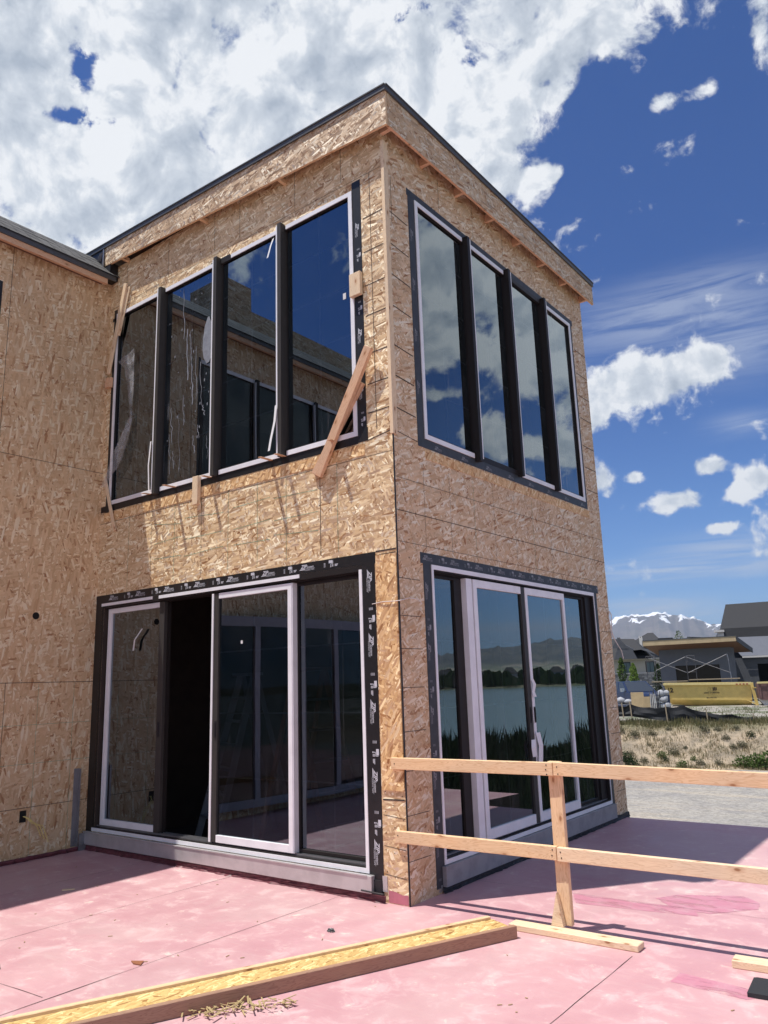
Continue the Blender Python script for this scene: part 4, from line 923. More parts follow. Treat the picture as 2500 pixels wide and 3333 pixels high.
# ------------------------------------------------------------------ deck
mb = MB()
deck = [(LX-.3, -9.6), (6.4, -9.6), (6.4, 5.6), (2.0, 5.43), (2.1, 4.28), (1.5, 4.28), (0.0, 4.24), (0.0, 4.36), (LX-.3, 4.36)]
deck = [(LX-.3, -9.6), (6.4, -9.6), (6.2, 1.5), (5.2, 4.4), (3.3, 5.43), (1.95, 5.42), (2.1, 4.30), (.02, 4.245), (.02, WY-.01), (LX-.3, WY-.01)]
mb.poly([(x, y, 0) for x, y in deck], 0)
for i in range(len(deck)):
    a, b = deck[i], deck[(i+1) % len(deck)]; mb.poly([(a[0], a[1], 0), (a[0], a[1], -.32), (b[0], b[1], -.32), (b[0], b[1], 0)], 1)
mb.poly([(x, y, -.32) for x, y in reversed(deck)], 1)
tag(mb.build('deck', ['pink_membrane', 'skid_dark']), kind='structure')  # near-black deck sides stand for the shadow along its edge
# joints in the membrane and fresh patches: part of the deck surface
mb = MB()
def seamline(x0, y0, x1, y1, wd=.006, mi=0, zz=.0022):
    n = 24; v = Vector((x1-x0, y1-y0)); L = v.length; nx, ny = -v.y/L, v.x/L; pp = []
    for i in range(n+1):
        t = i/n; wv = .006*noise.noise(Vector((x0+v.x*t*3, y0+v.y*t*3, 5))); ww = wd*(.35+1.1*abs(noise.noise(Vector((x0*3+t*14, y0, 9)))))
        px, py = x0+v.x*t+nx*wv, y0+v.y*t+ny*wv; pp.append(((px-nx*ww/2, py-ny*ww/2, zz), (px+nx*ww/2, py+ny*ww/2, zz)))
    for a, b in zip(pp[:-1], pp[1:]): mb.poly([a[0], b[0], b[1], a[1]], mi)
seamline(-1.90, -9, -1.89, -.05, .006); seamline(-.70, -9, -.64, -.06, .007); seamline(-3.11, -9, -3.08, -.05, .005); seamline(1.72, -4, 1.715, -.16, .006)
seamline(-1.34, -2.33, -1.85, -2.1, .005); seamline(-1.95, -2.5, -.7, -2.42, .004); seamline(2.95, -4, 2.9, 4.4, .006); seamline(.02, .9, 2.9, 1.0, .003)
tag(mb.build('deck_joints', ['seam']), kind='structure')
mb = MB()
def patch(pts, zz=.0010):
    out = []
    for i in range(len(pts)):
        a, b = Vector(pts[i]), Vector(pts[(i+1) % len(pts)])
        for k in range(6): t = k/6; p = a.lerp(b, t); out.append((p.x+.012*noise.noise(Vector((p.x*20, p.y*20, 0))), p.y+.012*noise.noise(Vector((p.x*20, p.y*20, 7))), zz))
    mb.poly(out)
patch([(.86, .92), (.98, .69), (1.40, .75), (1.81, .81), (1.73, .99), (1.40, .94)])
patch([(1.42, 1.10), (1.60, .93), (1.86, .90), (2.105, 1.178), (2.078, 1.333), (1.942, 1.471), (1.523, 1.264)], .0016)
patch([(2.02, -.43), (2.41, -.47), (2.52, -.34), (2.36, -.31), (2.03, -.276)], .0010)
tag(mb.build('deck_stains', ['fresh_pink']), kind='structure')

# ------------------------------------------------------------------ railing
T = Vector((1, .036, 0)).normalized()
def ry(x): return -.04+.036*(x+.1)
t = empty('guard_rail', 'temporary timber guard rail of pale lumber running from the house corner on a single post', 'railing')
def rail(x0, x1, z0, z1, y_off=0.019, name='rail', m_='lumber'):
    p0 = Vector((x0, ry(x0)+y_off, z0)); p1 = Vector((x1, ry(x1)+y_off, z1)); mb = MB(); mb.bar(p0, p1, .038, .085)
    bevel(mb.build(name, [m_], t), .003)
rail(-.104, 1.212, 1.001, 1.004); rail(1.216, 4.6, 1.006, .955, m_='lumber'); rail(-.086, 1.195, .478, .478); rail(1.199, 4.5, .474, .464, m_='lumber_pale')
mb = MB(); mb.box(1.160, 1.250, ry(1.2)+.039, ry(1.2)+.077, .040, 1.050, long=2); bevel(mb.build('post', ['lumber'], t), .003)
for x, z_ in ((1.17, 1.03), (1.165, 1.0), (1.17, .97), (1.245, 1.02), (1.25, .975), (1.17, .50), (1.165, .465), (1.225, .49), (1.23, .455), (-.06, .49), (-.07, 1.0)):
    yy = ry(x); mb = MB(); mb.tube([(x, yy-.002, z_), (x, yy+.004, z_)], .0045, 6); mb.build('nail', ['hole_black'], t)
mb = MB()
for s_ in ((1.125, -.03),):
    mb.prism([(-.0, .041), (.085, .041), (.05, .24)], 0, .038, 'y')
o = mb.build('gusset', ['lumber_pale'], t, loc=(1.09, ry(1.2)+.0, 0), rot=(0, 0, 0)); o.location = (1.125, .003, 0)
mb = MB(); mb.bar((.865, -.045, .0195), (1.725, -.035, .0195), .105, .038); bevel(tag(mb.build('foot_board', ['lumber_pale'], t), 'pink-stained board under the post'), .004)
# shape of second board end to the right, black scrap, channel beam, debris
board('board_end', 'end of a weathered timber lying on the deck beyond the guard rail foot', 'board', (2.235, .0, .021), (3.1, .06, .021), .11, .040, 'lumber_pale', up=(0, 0, 1))
mb = MB(); mb.prism([(2.405, -.43), (2.385, -.20), (2.40, -.188), (2.85, -.15), (2.88, -.38)], .002, .022, 'z'); bevel(tag(mb.build('rubber_mat', ['foam_black']), 'black scrap mat lying on the pink deck at the frame edge', 'mat'), .004)
beam = empty('header_beam', 'long timber channel with yellow strand board core lying on the pink deck', 'beam', (.968, -.209, 0), math.atan2(-.916, -.401))
# local x runs along the beam away from its near end; local +y is toward the far side... width .25
hb = .075; Lb = 4.6
mb = MB(); mb.box(0, Lb, 0.0, .036, 0, hb); bevel(mb.build('side_timber', ['lumber_shaded'], beam), .003)  # shade on the near side is put into a darker lumber colour
mb = MB(); mb.box(.02, Lb, -.036-.214, -.214, 0, hb); bevel(mb.build('side_timber', ['lumber'], beam), .003)
mb = MB(); mb.box(.01, Lb, -.213, -.001, .02, hb-.016, long=-1); mb.build('core_board', ['osb_yellow'], beam)
def debris():
    mb = MB(); rr = random.Random(11); p0, p1 = Vector((.17, -2.12, 0)), Vector((.46, -1.74, 0))
    for i in range(95):
        q = rr.random(); p = p0.lerp(p1, q)+Vector((rr.gauss(.03, .035), rr.gauss(-.02, .02), 0)); a = rr.uniform(0, 6.3); L = rr.uniform(.015, .085); d = Vector((math.cos(a), math.sin(a), rr.uniform(-.1, .25)))*L
        z_ = .006+rr.random()*.018; mb.bar((p.x, p.y, z_), (p.x+d.x, p.y+d.y, max(.004, z_+d.z)), rr.uniform(.002, .012), .002)
    for i in range(60):
        p = Vector((rr.uniform(-3.5, 2.5), rr.uniform(-3, .0), .004)); a = rr.uniform(0, 6.3); L = rr.uniform(.006, .03); mb.bar(p, p+Vector((math.cos(a), math.sin(a), 0))*L, .004, .003)
    tag(mb.build('wood_chips', ['straw']), 'loose straw and wood splinters beside the channel beam on the deck', 'debris', kind='stuff')
debris()
mb = MB(); mb.prism([(-2.79, -1.09), (-2.72, -1.02), (-2.70, -1.03), (-2.76, -1.11)], .002, .010, 'z'); tag(mb.build('wood_scrap', ['lumber_pale']), 'tiny pale wood scrap at the shadow edge on the deck', 'scrap')
mb = MB(); mb.prism([(-.77, -1.82), (-.70, -1.78), (-.66, -1.83), (-.72, -1.84)], .002, .008, 'z'); tag(mb.build('wood_scrap', ['ladder_orange']), 'small reddish scrap lying on the open pink deck', 'scrap')
mb = MB()
for k in range(10): a = k*.63; mb.tube([(-.113+.03*math.cos(a), -.739+.02*math.sin(a), .004), (-.113+.022*math.cos(a+2), -.739+.015*math.sin(a+2), .016)], .004, 5)
tag(mb.build('wire_scrap', ['drip_metal']), 'small dark crumpled scrap on the deck in front of the house corner', 'scrap')

# ------------------------------------------------------------------ ground, lake, hills (polar sheet round the site)
def ss(x, a, b): t = min(1, max(0, (x-a)/(b-a))); return t*t*(3-2*t)
def gz(az, r):
    """ground height at azimuth az (deg from +y towards +x), distance r from the viewpoint"""
    lake = ss(az, 2, 12)*(1-ss(az, 120, 150))
    bank0 = 30.3
    px, py = CAM.x+r*math.sin(R(az)), CAM.y+r*math.cos(R(az))
    n_ = noise.noise(Vector((px*.25, py*.25, 0)))
    land = -1.7+1.4*ss(r, bank0+n_*.5, 34.2+n_*.4) - .28*ss(-az, 14, 22)*ss(r, 33, 36)*0
    if 29 < r < 35: land += .16*noise.noise(Vector((px*.9, py*.9, 2)))*ss(r, 30, 31)*(1-ss(r, 33.6, 34.6))+.07*noise.noise(Vector((px*2.6, py*2.6, 5)))*ss(r, 30, 31)
    lk = -1.7-1.2*ss(r, 29, 40)+1.9*ss(r, 330, 345)
    return land*(1-lake)+lk*lake
azs = []; a = -180.
while a < 180: azs.append(a); a += (.3 if -24 <= a < -9 else 1.0 if -9 <= a < 45 else 4)
rs = [.5, 4, 10, 16, 20, 24, 27, 29]; r_ = 29.8
while r_ < 35: rs.append(r_); r_ += .2
rs += [36, 38, 42, 48, 56, 70, 90, 130, 180, 250, 325, 332, 338, 345, 500, 900, 1800, 4000, 9000, 16000]
mb = MB(); na = len(azs)
for r_ in rs:
    for a in azs: mb.v.append((CAM.x+r_*math.sin(R(a)), CAM.y+r_*math.cos(R(a)), gz(a, r_)))
for i in range(len(rs)-1):
    for k in range(na):
        k2 = (k+1) % na; rr_ = rs[i]; mb.f.append((i*na+k, i*na+k2, (i+1)*na+k2, (i+1)*na+k)); mb.uv.append(None)
        mb.mi.append(1 if (-4 < azs[k] < 60 and 14 < rr_ < 40) else 0 if rr_ < 30.2 else 1 if rr_ < 36 else 2 if rr_ < 90 else 3)
mb.poly([mb.v[k] for k in range(na)][::-1])
g_ = mb.build('ground', ['gravel', 'bank_soil', 'lot_dirt', 'far_land'], smooth=True); tag(g_, kind='structure')
for p in g_.data.polygons:
    pass
mb = MB(); 
def pol(az, r, z=0): return (CAM.x+r*math.sin(R(az)), CAM.y+r*math.cos(R(az)), z)
mb.poly([pol(a, 338, -1.9) for a in range(2, 151, 4)]+[pol(a, 29, -1.9) for a in range(150, 1, -10)])
tag(mb.build('lake', ['lake_water']), kind='structure')

# mountains
def ridge(name, prof, r0_, depth, mats, base=-5, rows=26, rough=.16, snow=None, seed=0, sub=5):
    """prof: [(az, el deg)] silhouette; a body of rock of real depth behind it"""
    cols = []
    for i in range(len(prof)-1):
        for k in range(sub): t = k/sub; cols.append((prof[i][0]+(prof[i+1][0]-prof[i][0])*t, prof[i][1]+(prof[i+1][1]-prof[i][1])*t))
    cols.append(prof[-1]); mb = MB(); sn = []; nc = len(cols)
    for j in range(rows):
        t = j/(rows-1); r_ = r0_+depth*(t-.62)
        prof_h = ss(t, 0, .62)**.85 if t < .62 else 1-ss(t, .62, 1)
        for i, (a, e) in enumerate(cols):
            H = 1.6+r0_*math.tan(R(e)); x, y, _ = pol(a, r_)
            rg = 1-abs(noise.noise(Vector((a*.9+seed, t*3.0, seed))))*2; rg2 = noise.noise(Vector((a*3.3, t*7, seed+4)))
            k_ = rough*(1-abs(t-.62)/.62) * (0 if abs(t-.62) < .02 else 1) * min(1, abs(t-.62)*6)
            z = base+(H-base)*prof_h*(1+k_*(rg-.6)*1.2+k_*rg2*.5); mb.v.append((x, y, z))
            hh = (z-base)/(H-base+1e-6)
            sn.append(ss(hh, .55, 1.0)*(.35+.65*max(0, rg)*.9) if snow else 0)
    for j in range(rows-1):
        for i in range(nc-1): mb.f.append((j*nc+i, j*nc+i+1, (j+1)*nc+i+1, (j+1)*nc+i)); mb.uv.append(None); mb.mi.append(0)
    o = mb.build(name, mats, smooth=True)
    at = o.data.attributes.new('snow', 'FLOAT', 'POINT'); at.data.foreach_set('value', sn)
    return tag(o, kind='structure')
mp = [(-40, 1.5), (-34, 2.6), (-29, 3.0), (-25, 3.4), (-23, 3.5), (-21.41, 3.79), (-20.92, 3.87), (-20.36, 3.99), (-19.87, 4.07), (-19.4, 4.0), (-18.86, 4.04), (-18.59, 4.03), (-18.24, 4.17), (-17.92, 4.02), (-17.53, 3.94), (-17.13, 3.94), (-16.75, 3.8), (-16.3, 3.73), (-15.8, 3.52), (-15.37, 3.32), (-15.07, 3.16), (-14.68, 3.18), (-14.25, 3.12), (-12, 2.6), (-8, 1.8), (0, 1.2), (10, .7)]
ridge('mountain', mp, 9000, 5200, ['mountain_rock'], snow=True, rows=40, seed=3)
hp = [(10, .6), (16, 2.0), (21, 2.55), (23.46, 2.6), (23.75, 2.73), (24.19, 2.61), (24.8, 2.62), (25.77, 2.57), (26.4, 2.37), (27.63, 2.36), (28.71, 2.25), (29.51, 2.26), (30.1, 2.12), (31.5, 2.13), (32.14, 2.02), (32.6, 1.81), (33.05, 1.96), (33.47, 1.71), (33.87, 1.85), (37, 1.6), (42, 2.1), (50, 1.6), (65, 1.2), (90, .8)]
ridge('hills', hp, 5200, 3800, ['hill_brush'], rows=26, seed=8, rough=.2)
bp = [(-180, .8), (-150, 1.6), (-120, 1.2), (-95, 1.8), (-70, .8)]
ridge('hills', bp, 6000, 3000, ['hill_brush'], rows=12, seed=12)

# ------------------------------------------------------------------ vegetation
def blades(mb, c, n, h, spread, wd, rr, lean=.35, mi=0):
    for i in range(n):
        a = rr.uniform(0, 6.283); q = rr.random()**.6*spread; bx, by = c[0]+math.cos(a)*q, c[1]+math.sin(a)*q; hh = h*rr.uniform(.5, 1.1)
        la = rr.uniform(0, 6.283); lx, ly = math.cos(la)*lean*hh*rr.random(), math.sin(la)*lean*hh*rr.random(); wa = rr.uniform(0, 3.14); wx, wy = math.cos(wa)*wd, math.sin(wa)*wd
        z0 = c[2]-.03
        mb.poly([(bx-wx, by-wy, z0), (bx+wx, by+wy, z0), (bx+lx*.5+wx*.7, by+ly*.5+wy*.7, z0+hh*.6), (bx+lx, by+ly, z0+hh), (bx+lx*.5-wx*.7, by+ly*.5-wy*.7, z0+hh*.6)], mi)
rr = random.Random(21); mb = MB()
for i in range(2400):                                    # bank grass: green along the crest, dry lower down
    az = rr.uniform(-23, -9); q = rr.random(); r_ = 30.4+q*3.9
    top = q > .78; d_ = noise.noise(Vector((az*1.3, r_*1.1, 3)))
    if not top and d_ < -.02 and rr.random() < .7: continue
    x, y, _ = pol(az, r_); blades(mb, (x, y, gz(az, r_)), 9 if top else 6, .26 if top else .16, .22, .010, rr, mi=0 if (top and rr.random() < .8) else (0 if rr.random() < .25 else 1))
tag(mb.build('bank_grass', ['grass_green', 'dry_grass']), 'green and dry grass tufts on the sandy bank below the silt fence', 'grass', kind='stuff')
mb = MB()
for i in range(260):
    az = rr.uniform(-18.5, -10); r_ = rr.uniform(35.5, 48); x, y, _ = pol(az, r_); blades(mb, (x, y, gz(az, r_)), 7, .14, .4, .014, rr)
tag(mb.build('lot_weeds', ['grass_green']), 'low green weeds on the lot between silt fence and dumpster', 'weeds', kind='stuff')
def shrub_mesh(seed, h, w_, n=240, leaf=.035, mats=('sage', 'bark')):
    r2 = random.Random(seed); mb = MB()
    for k in range(7):
        a = r2.uniform(0, 6.28); p1 = (math.cos(a)*w_*.5, math.sin(a)*w_*.5, h*.7); mb.tube([(0, 0, -.05), (p1[0]*.4, p1[1]*.4, h*.35), p1], .008, 4, 1, .4)
    for i in range(n):
        a = r2.uniform(0, 6.28); e_ = math.acos(r2.uniform(-.15, 1)); q = r2.random()**.4; k = 1+.35*noise.noise(Vector((a*1.2, e_*2, seed)))
        p = Vector((math.cos(a)*math.sin(e_)*w_*q*k, math.sin(a)*math.sin(e_)*w_*q*k, .04+abs(math.cos(e_))*h*q*k))
        d1 = Vector((r2.uniform(-1, 1), r2.uniform(-1, 1), r2.uniform(-.3, 1.2))).normalized()*leaf*1.8; d2 = d1.cross(Vector((r2.uniform(-1, 1), r2.uniform(-1, 1), r2.uniform(-1, 1)))).normalized()*leaf*.6
        mb.poly([p-d1*.5, p+d2, p+d1*.6, p-d2])
    return mb
SH = []
for k, m_ in enumerate((('sage', 'bark'), ('leaf_green', 'bark'), ('leaf_dark', 'bark'))):
    mb = shrub_mesh(40+k, .30, .26); o = mb.build('shrub', list(m_)); SH.append(o)
spots = []
for i in range(30):
    az = -22.2+i*.35+rr.uniform(-.15, .15); r_ = 30.6+rr.random()*3.0
    spots.append((az, r_, rr.choice((0, 0, 0, 1, 2)), rr.uniform(.35, .85)))
spots += [(-21.3, 31.3, 2, 1.2), (-20.8, 31.1, 2, 1.0), (-13.2, 30.9, 1, 1.5), (-12.3, 31.0, 1, 1.8), (-14.0, 30.7, 1, 1.3)]
kn = ['grey sage', 'leafy green', 'dark green']
where = ['on the sandy bank', 'low on the bank', 'high on the bank']
used = set()
for i, (az, r_, k, s_) in enumerate(spots):
    x, y, _ = pol(az, r_)
    if k in used: o = SH[k].copy(); col.objects.link(o)
    else: o = SH[k]; used.add(k)
    o.location = (x, y, gz(az, r_)-.02); o.rotation_euler = (0, 0, rr.uniform(0, 6)); o.scale = (s_, s_, s_)
    tag(o, kn[k]+' shrub growing '+('low' if r_ < 31.6 else 'high' if r_ > 32.8 else 'midway')+' on the sandy bank', 'shrub', 'shrubs dotted over the sandy bank')
# reeds and scrub between deck and lake (seen mirrored in the shaded panes)
def lakeside(az, r_):
    """shore position measured from the viewpoint mirrored in the shaded wall, with its own bearing from the viewpoint"""
    x, y = -3.65+r_*math.sin(R(az)), CAM.y+r_*math.cos(R(az)); ddx, ddy = x-CAM.x, y-CAM.y
    return x, y, math.degrees(math.atan2(ddx, ddy)), math.hypot(ddx, ddy)
mb = MB()
for i in range(11000):
    az = rr.uniform(18, 42); r_ = 18.5+rr.random()**.8*15
    d_ = noise.noise(Vector((az*.16, r_*.12, 1)))
    if r_ > 27 and d_ < -.2 and rr.random() < .7: continue
    if az < 23.5 and rr.random() < .75: continue
    x, y, az2, r2_ = lakeside(az, r_); blades(mb, (x, y, gz(az2, r2_)), 8, (.5+1.5*max(0, d_+.1)+.9*max(0, noise.noise(Vector((az*.7, r_*.3, 6)))))*(1.15 if az < 29 else .9), .5, .06, rr, .35)
for i in range(900):
    az = rr.uniform(22, 46); r_ = 17+rr.random()*6; x, y, az2, r2_ = lakeside(az, r_); blades(mb, (x, y, gz(az2, r2_)), 8, .5, .3, .016, rr, .4)
tag(mb.build('reeds', ['reed_green']), 'dark reeds and scrub along the lake shore beyond the deck', 'reeds', kind='stuff')
mb = MB()
for i in range(1500):                                    # far shore wood, one dark mass with uneven crowns
    az = rr.uniform(12, 70); r_ = rr.uniform(339, 400); x, y, _ = pol(az, r_); h = rr.uniform(2.5, 8)*(.75+.8*noise.noise(Vector((az*1.3, 0, 2)))); w_ = rr.uniform(2, 4)
    for k in range(3):
        a = k*1.05+rr.random(); dx_, dy_ = math.cos(a)*w_, math.sin(a)*w_
        mb.poly([(x-dx_, y-dy_, -1), (x+dx_, y+dy_, -1), (x+dx_*.9, y+dy_*.9, h*.6), (x+dx_*.3, y+dy_*.3, h), (x-dx_*.4, y-dy_*.4, h*.92), (x-dx_, y-dy_, h*.5)])
tag(mb.build('far_trees', ['leaf_dark']), 'dark belt of trees on the far shore of the lake', 'trees', kind='stuff')
def far_house(az, r_, w_, h, m_, i):
    t = empty('house', ['pale', 'cream', 'grey', 'white'][i % 4]+' distant lakeside house with dark roof among trees', 'house', (*pol(az, r_)[:2], -.2), -R(az), 'houses on the far shore of the lake')
    mb = MB(); mb.box(-w_/2, w_/2, -4, 4, 0, h); mb.build('wall', [m_], t)
    mb = MB(); mb.prism([(-w_/2-.5, h), (w_/2+.5, h), (w_*.2, h*1.6), (-w_*.2, h*1.6)], -4.5, 4.5, 'y'); mb.build('roof', ['shingles'], t)
for i in range(9): far_house(18+i*2.3+rr.uniform(-.6, .6), 352, rr.uniform(6, 9), rr.uniform(3.4, 4.6), ['stucco_cream', 'stucco_grey', 'stucco_grey', 'stucco_pale'][i % 4], i)

# ------------------------------------------------------------------ the neighbouring lots (frame: x = right, y = away, origin under the viewpoint)
BR = R(16)
def bg(name, label, cat, dist, u=0, z=0, rz=0, group=None):
    x = CAM.x+math.cos(BR)*u-math.sin(BR)*dist; y = CAM.y+math.sin(BR)*u+math.cos(BR)*dist
    return empty(name, label, cat, (x, y, z), BR+rz, group)
G = -.32
# silt fence
t = bg('silt_fence', 'sagging black fabric silt fence on wooden stakes along the top of the bank', 'fence', 34)
tops = [(-9, .42), (-5, .40), (-3.18, .37), (-2.73, .44), (-2.0, .30), (-1.37, .31), (-.75, .36), (.13, .07), (1.0, -.02), (1.82, -.13), (2.27, -.27), (4, -.3), (7, -.3)]
bots = [(-9, .1), (-5, .1), (-3.2, .10), (-2.76, .10), (-2.0, -.02), (-1.39, -.10), (-.75, -.16), (.12, -.32), (1.0, -.42), (1.79, -.50), (2.21, -.55), (4, -.5), (7, -.5)]
mb = MB(); rows = []
for i in range(len(tops)-1):
    for k in range(8):
        q = k/8; u = tops[i][0]+(tops[i+1][0]-tops[i][0])*q; zt = tops[i][1]+(tops[i+1][1]-tops[i][1])*q-.06*math.sin(math.pi*q); zb = bots[i][1]+(bots[i+1][1]-bots[i][1])*q
        rows.append([(u, .10*noise.noise(Vector((u*1.5, j*.7, 0))), zb-.15+(zt-zb+.15)*j/4) for j in range(5)])
for a, b in zip(rows[:-1], rows[1:]):
    for j in range(4): mb.poly([a[j], b[j], b[j+1], a[j+1]])
mb.build('fabric', ['silt_cloth'], t, smooth=True)
for (u, z1, z0) in ((-3.05, .5, -.1), (-2.73, .55, -.1), (-1.37, .40, -.35), (.13, .20, -.45), (1.80, .02, -.75)):
    mb = MB(); mb.bar((u, -.06, z0), (u-.03, -.07, z1), .045, .03, up=(0, 1, 0)); mb.build('stake', ['stake'], t)
# dumpster
t = bg('dumpster', 'long yellow roll-off dumpster with black number and lettering on its side', 'dumpster', 50)
mb = MB()
mb.poly([(-2.0, 0, .93), (2.70, 0, .84), (2.66, .05, -.02), (-1.84, .05, .10)][::-1]); mb.poly([(-1.84, .05, .10), (2.66, .05, -.02), (2.60, .40, -.40), (-1.70, .40, -.20)][::-1])
mb.poly([(-2.0, 0, .93), (-1.84, .05, .10), (-1.70, .40, -.20), (-1.70, 1.6, -.20), (-2.0, 2.0, .93)][::-1]); mb.poly([(2.70, 0, .84), (2.66, .05, -.02), (2.60, .4, -.40), (2.6, 1.6, -.4), (2.7, 2.0, .84)])
mb.poly([(-2.0, 2.0, .93), (2.7, 2.0, .84), (2.6, 1.6, -.4), (-1.7, 1.6, -.2)]); mb.poly([(-1.7, .4, .0), (2.6, .4, -.1), (2.6, 1.6, -.1), (-1.7, 1.6, 0)])
mb.build('body', ['yellow_steel'], t)
mb = MB(); mb.bar((-2.06, -.05, 1.0), (2.82, -.05, .905), .12, .12); mb.bar((-2.06, 2.0, 1.0), (2.82, 2.0, .905), .12, .12); mb.bar((-2.0, -.0, .97), (-2.0, 2.0, .97), .1, .12)
mb.build('rim', ['yellow_pale'], t)
mb = MB(); mb.bar((2.72, -.04, .93), (2.90, -.02, -.42), .16, .16, up=(0, 1, 0)); mb.bar((2.6, -.08, -.36), (2.95, -.08, -.38), .08, .07); mb.bar((2.75, -.12, .70), (2.95, -.12, .66), .05, .05); mb.bar((2.35, -.03, .02), (2.85, -.08, -.26), .04, .05)
mb.bar((-1.86, -.03, .80), (-1.82, -.03, .1), .10, .05, up=(0, 1, 0))
mb.build('end_post', ['yellow_steel'], t)
mb = MB(); mb.box(-1.5, 2.75, .45, .62, -.52, -.30); mb.box(-1.5, 2.75, 1.3, 1.5, -.52, -.30); mb.build('skid', ['skid_dark'], t)
mb = MB()
def TB(x, y, z): return Matrix(((1, 0, 0, x), (0, 0, -1, y), (0, 1, 0, z), (0, 0, 0, 1)))
text_mesh(mb, '12', .36, TB(-1.88, -.014, .52), 0, 0, .014); text_mesh(mb, 'SODA DUMPSTER', .105, TB(.16, -.010, .40), 0, 0, .003); text_mesh(mb, 'S E R V I C E', .065, TB(.34, -.006, .30)); text_mesh(mb, '801-798-1052', .095, TB(.27, .012, .13), 0, 0, .002)
def rct(x0, x1, z0, z1, y=-.012): mb.poly([(x0, y, z0), (x1, y, z0), (x1, y, z1), (x0, y, z1)])
for k in range(3): rct(.64+.08*k, .70+.08*k, .56+.01*k, .76-.02*abs(k-1))
mb.bar((.33, -.012, .56), (.45, -.012, .78), .012, .006); mb.bar((.45, -.012, .78), (.52, -.012, .58), .012, .006); mb.bar((.50, -.012, .56), (.57, -.012, .76), .012, .006); rct(.36, .86, .525, .54)
mb.build('lettering', ['print_dark'], t)
mb = MB()
for k in range(4): rct(1.9+.18*k, 2.0+.18*k, .86, .92, -.115)
mb.build('reflector', ['red_mark'], t)
t = bg('container', 'brown steel waste container parked behind the end of the yellow dumpster', 'container', 49.2)
mb = MB(); mb.box(3.0, 6.5, 0, 2, .05, .92); mb.box(3.1, 6.5, -.04, 0, .0, .06)
for k in range(8): mb.box(3.05+.42*k, 3.13+.42*k, -.05, -.0005, .07, .90)
mb.build('body', ['brown_steel'], t)
mb = MB(); mb.box(2.96, 6.5, -.09, -.051, .90, 1.0); mb.build('rim', ['yellow_pale'], t)
mb = MB(); mb.prism([(2.98, .04), (3.25, -.34), (6.5, -.34), (6.5, .04)], .1, 1.9, 'y'); mb.build('chute', ['stucco_pale'], t)
mb = MB(); mb.box(2.9, 6.5, -.3, -.1, -.50, -.34); mb.build('skid', ['skid_dark'], t)
# grey house under construction
t = bg('house', 'large dark grey neighbouring house with steep roof and flat timber-edged porch roof', 'house', 58)
mb = MB(); 
pa = [(-2.33, G), (2.2, G), (2.2, 3.25), (-2.33, 3.25)]
W2 = MB()
us, zs = [-2.33, -1.47, 1.35, 2.2], [G-.2, 2.12, 3.25]
W2 = wall_grid(us, zs, [(-1.47, 1.35, G-.3, 2.12)], lambda u, z, d: (u, d, z), None, .3)
W2.box(2.201, 2.35, .0, 6, G-.2, 3.2); W2.box(-2.45, -2.331, .0, 5, G-.2, 3.2); W2.box(-2.3, 2.2, 3.0, 3.2, G, 3.2, 2)
W2.build('wall', ['stucco_grey', 'stucco_dark', 'opening_dark'], t)
mb = MB(); mb.poly([(-3.3, -2, 3.49), (2.45, -2, 3.53), (3.6, 2.2, 2.90), (-2.6, 2.2, 2.9)][::-1])
mb.poly([(-3.3, -2, 3.82), (2.45, -2, 3.86), (3.6, 2.2, 3.12), (-2.6, 2.2, 3.3)]); mb.build('porch_soffit', ['brown_soffit'], t)
mb = MB(); mb.bar((-3.32, -2.05, 3.64), (2.48, -2.05, 3.69), .06, .31); mb.build('porch_fascia', ['tan_fascia'], t)
mb = MB(); mb.bar((2.50, -2.02, 3.69), (3.62, 2.2, 3.0), .06, .31); mb.bar((-3.33, -2.0, 3.64), (-2.6, 2.2, 3.1), .06, .3); mb.build('porch_side_fascia', ['stucco_dark'], t)
mb = MB(); mb.bar((-3.35, -2.06, 3.83), (2.5, -2.06, 3.87), .08, .05); mb.build('porch_roof_edge', ['drip_metal'], t)
mb = MB()
mb.poly([(1.97, 6, 4.75), (2.5, 8, 6.72), (7.5, 8, 6.78), (8, 6, 4.8)][::-1]); mb.poly([(2.05, 5.9, 4.1), (1.9, 6, 4.78), (8, 6, 4.8), (8, 5.9, 4.0)][::-1])
mb.poly([(1.97, 6, 4.75), (1.9, 12, 4.75), (2.5, 8, 6.72)]); mb.poly([(7.5, 8, 6.78), (2.5, 8, 6.72), (1.9, 12, 4.75), (8, 12, 4.8)][::-1])
tag(mb.build('roof', ['stone_grey'], t), 'steep dark shingle roof')
mb = MB(); mb.poly([(2.1, 5.9, 4.1), (8, 5.9, 4.05), (8, 4.8, 2.66), (3.0, 4.8, 2.70)]); tag(mb.build('roof', ['stucco_grey'], t), 'lower grey roof slope')
mb = MB(); mb.box(3.05, 8, 4.72, 4.79, 2.55, 2.68); mb.box(1.42, 2.1, 5.7, 6.6, 4.52, 4.68); mb.box(1.62, 2.05, 5.9, 6.5, 4.1, 4.51); mb.prism([(1.3, 4.10), (1.62, 4.10), (1.62, 4.42)], 5.95, 6.4, 'y'); mb.build('eave_trim', ['stucco_pale'], t)
W2 = wall_grid([2.36, 4.0, 5.6, 8], [G-.2, 2.1, 2.56], [(4.0, 5.6, G, 2.1)], lambda u, z, d: (u, 5.0+d, z), None, .3); W2.box(2.4, 8, 8, 8.2, G, 4, 2); W2.box(2.0, 8, 5.95, 6.1, 2.56, 4.05, 0)
W2.build('wall', ['stucco_dark', 'stucco_dark', 'opening_dark'], t)
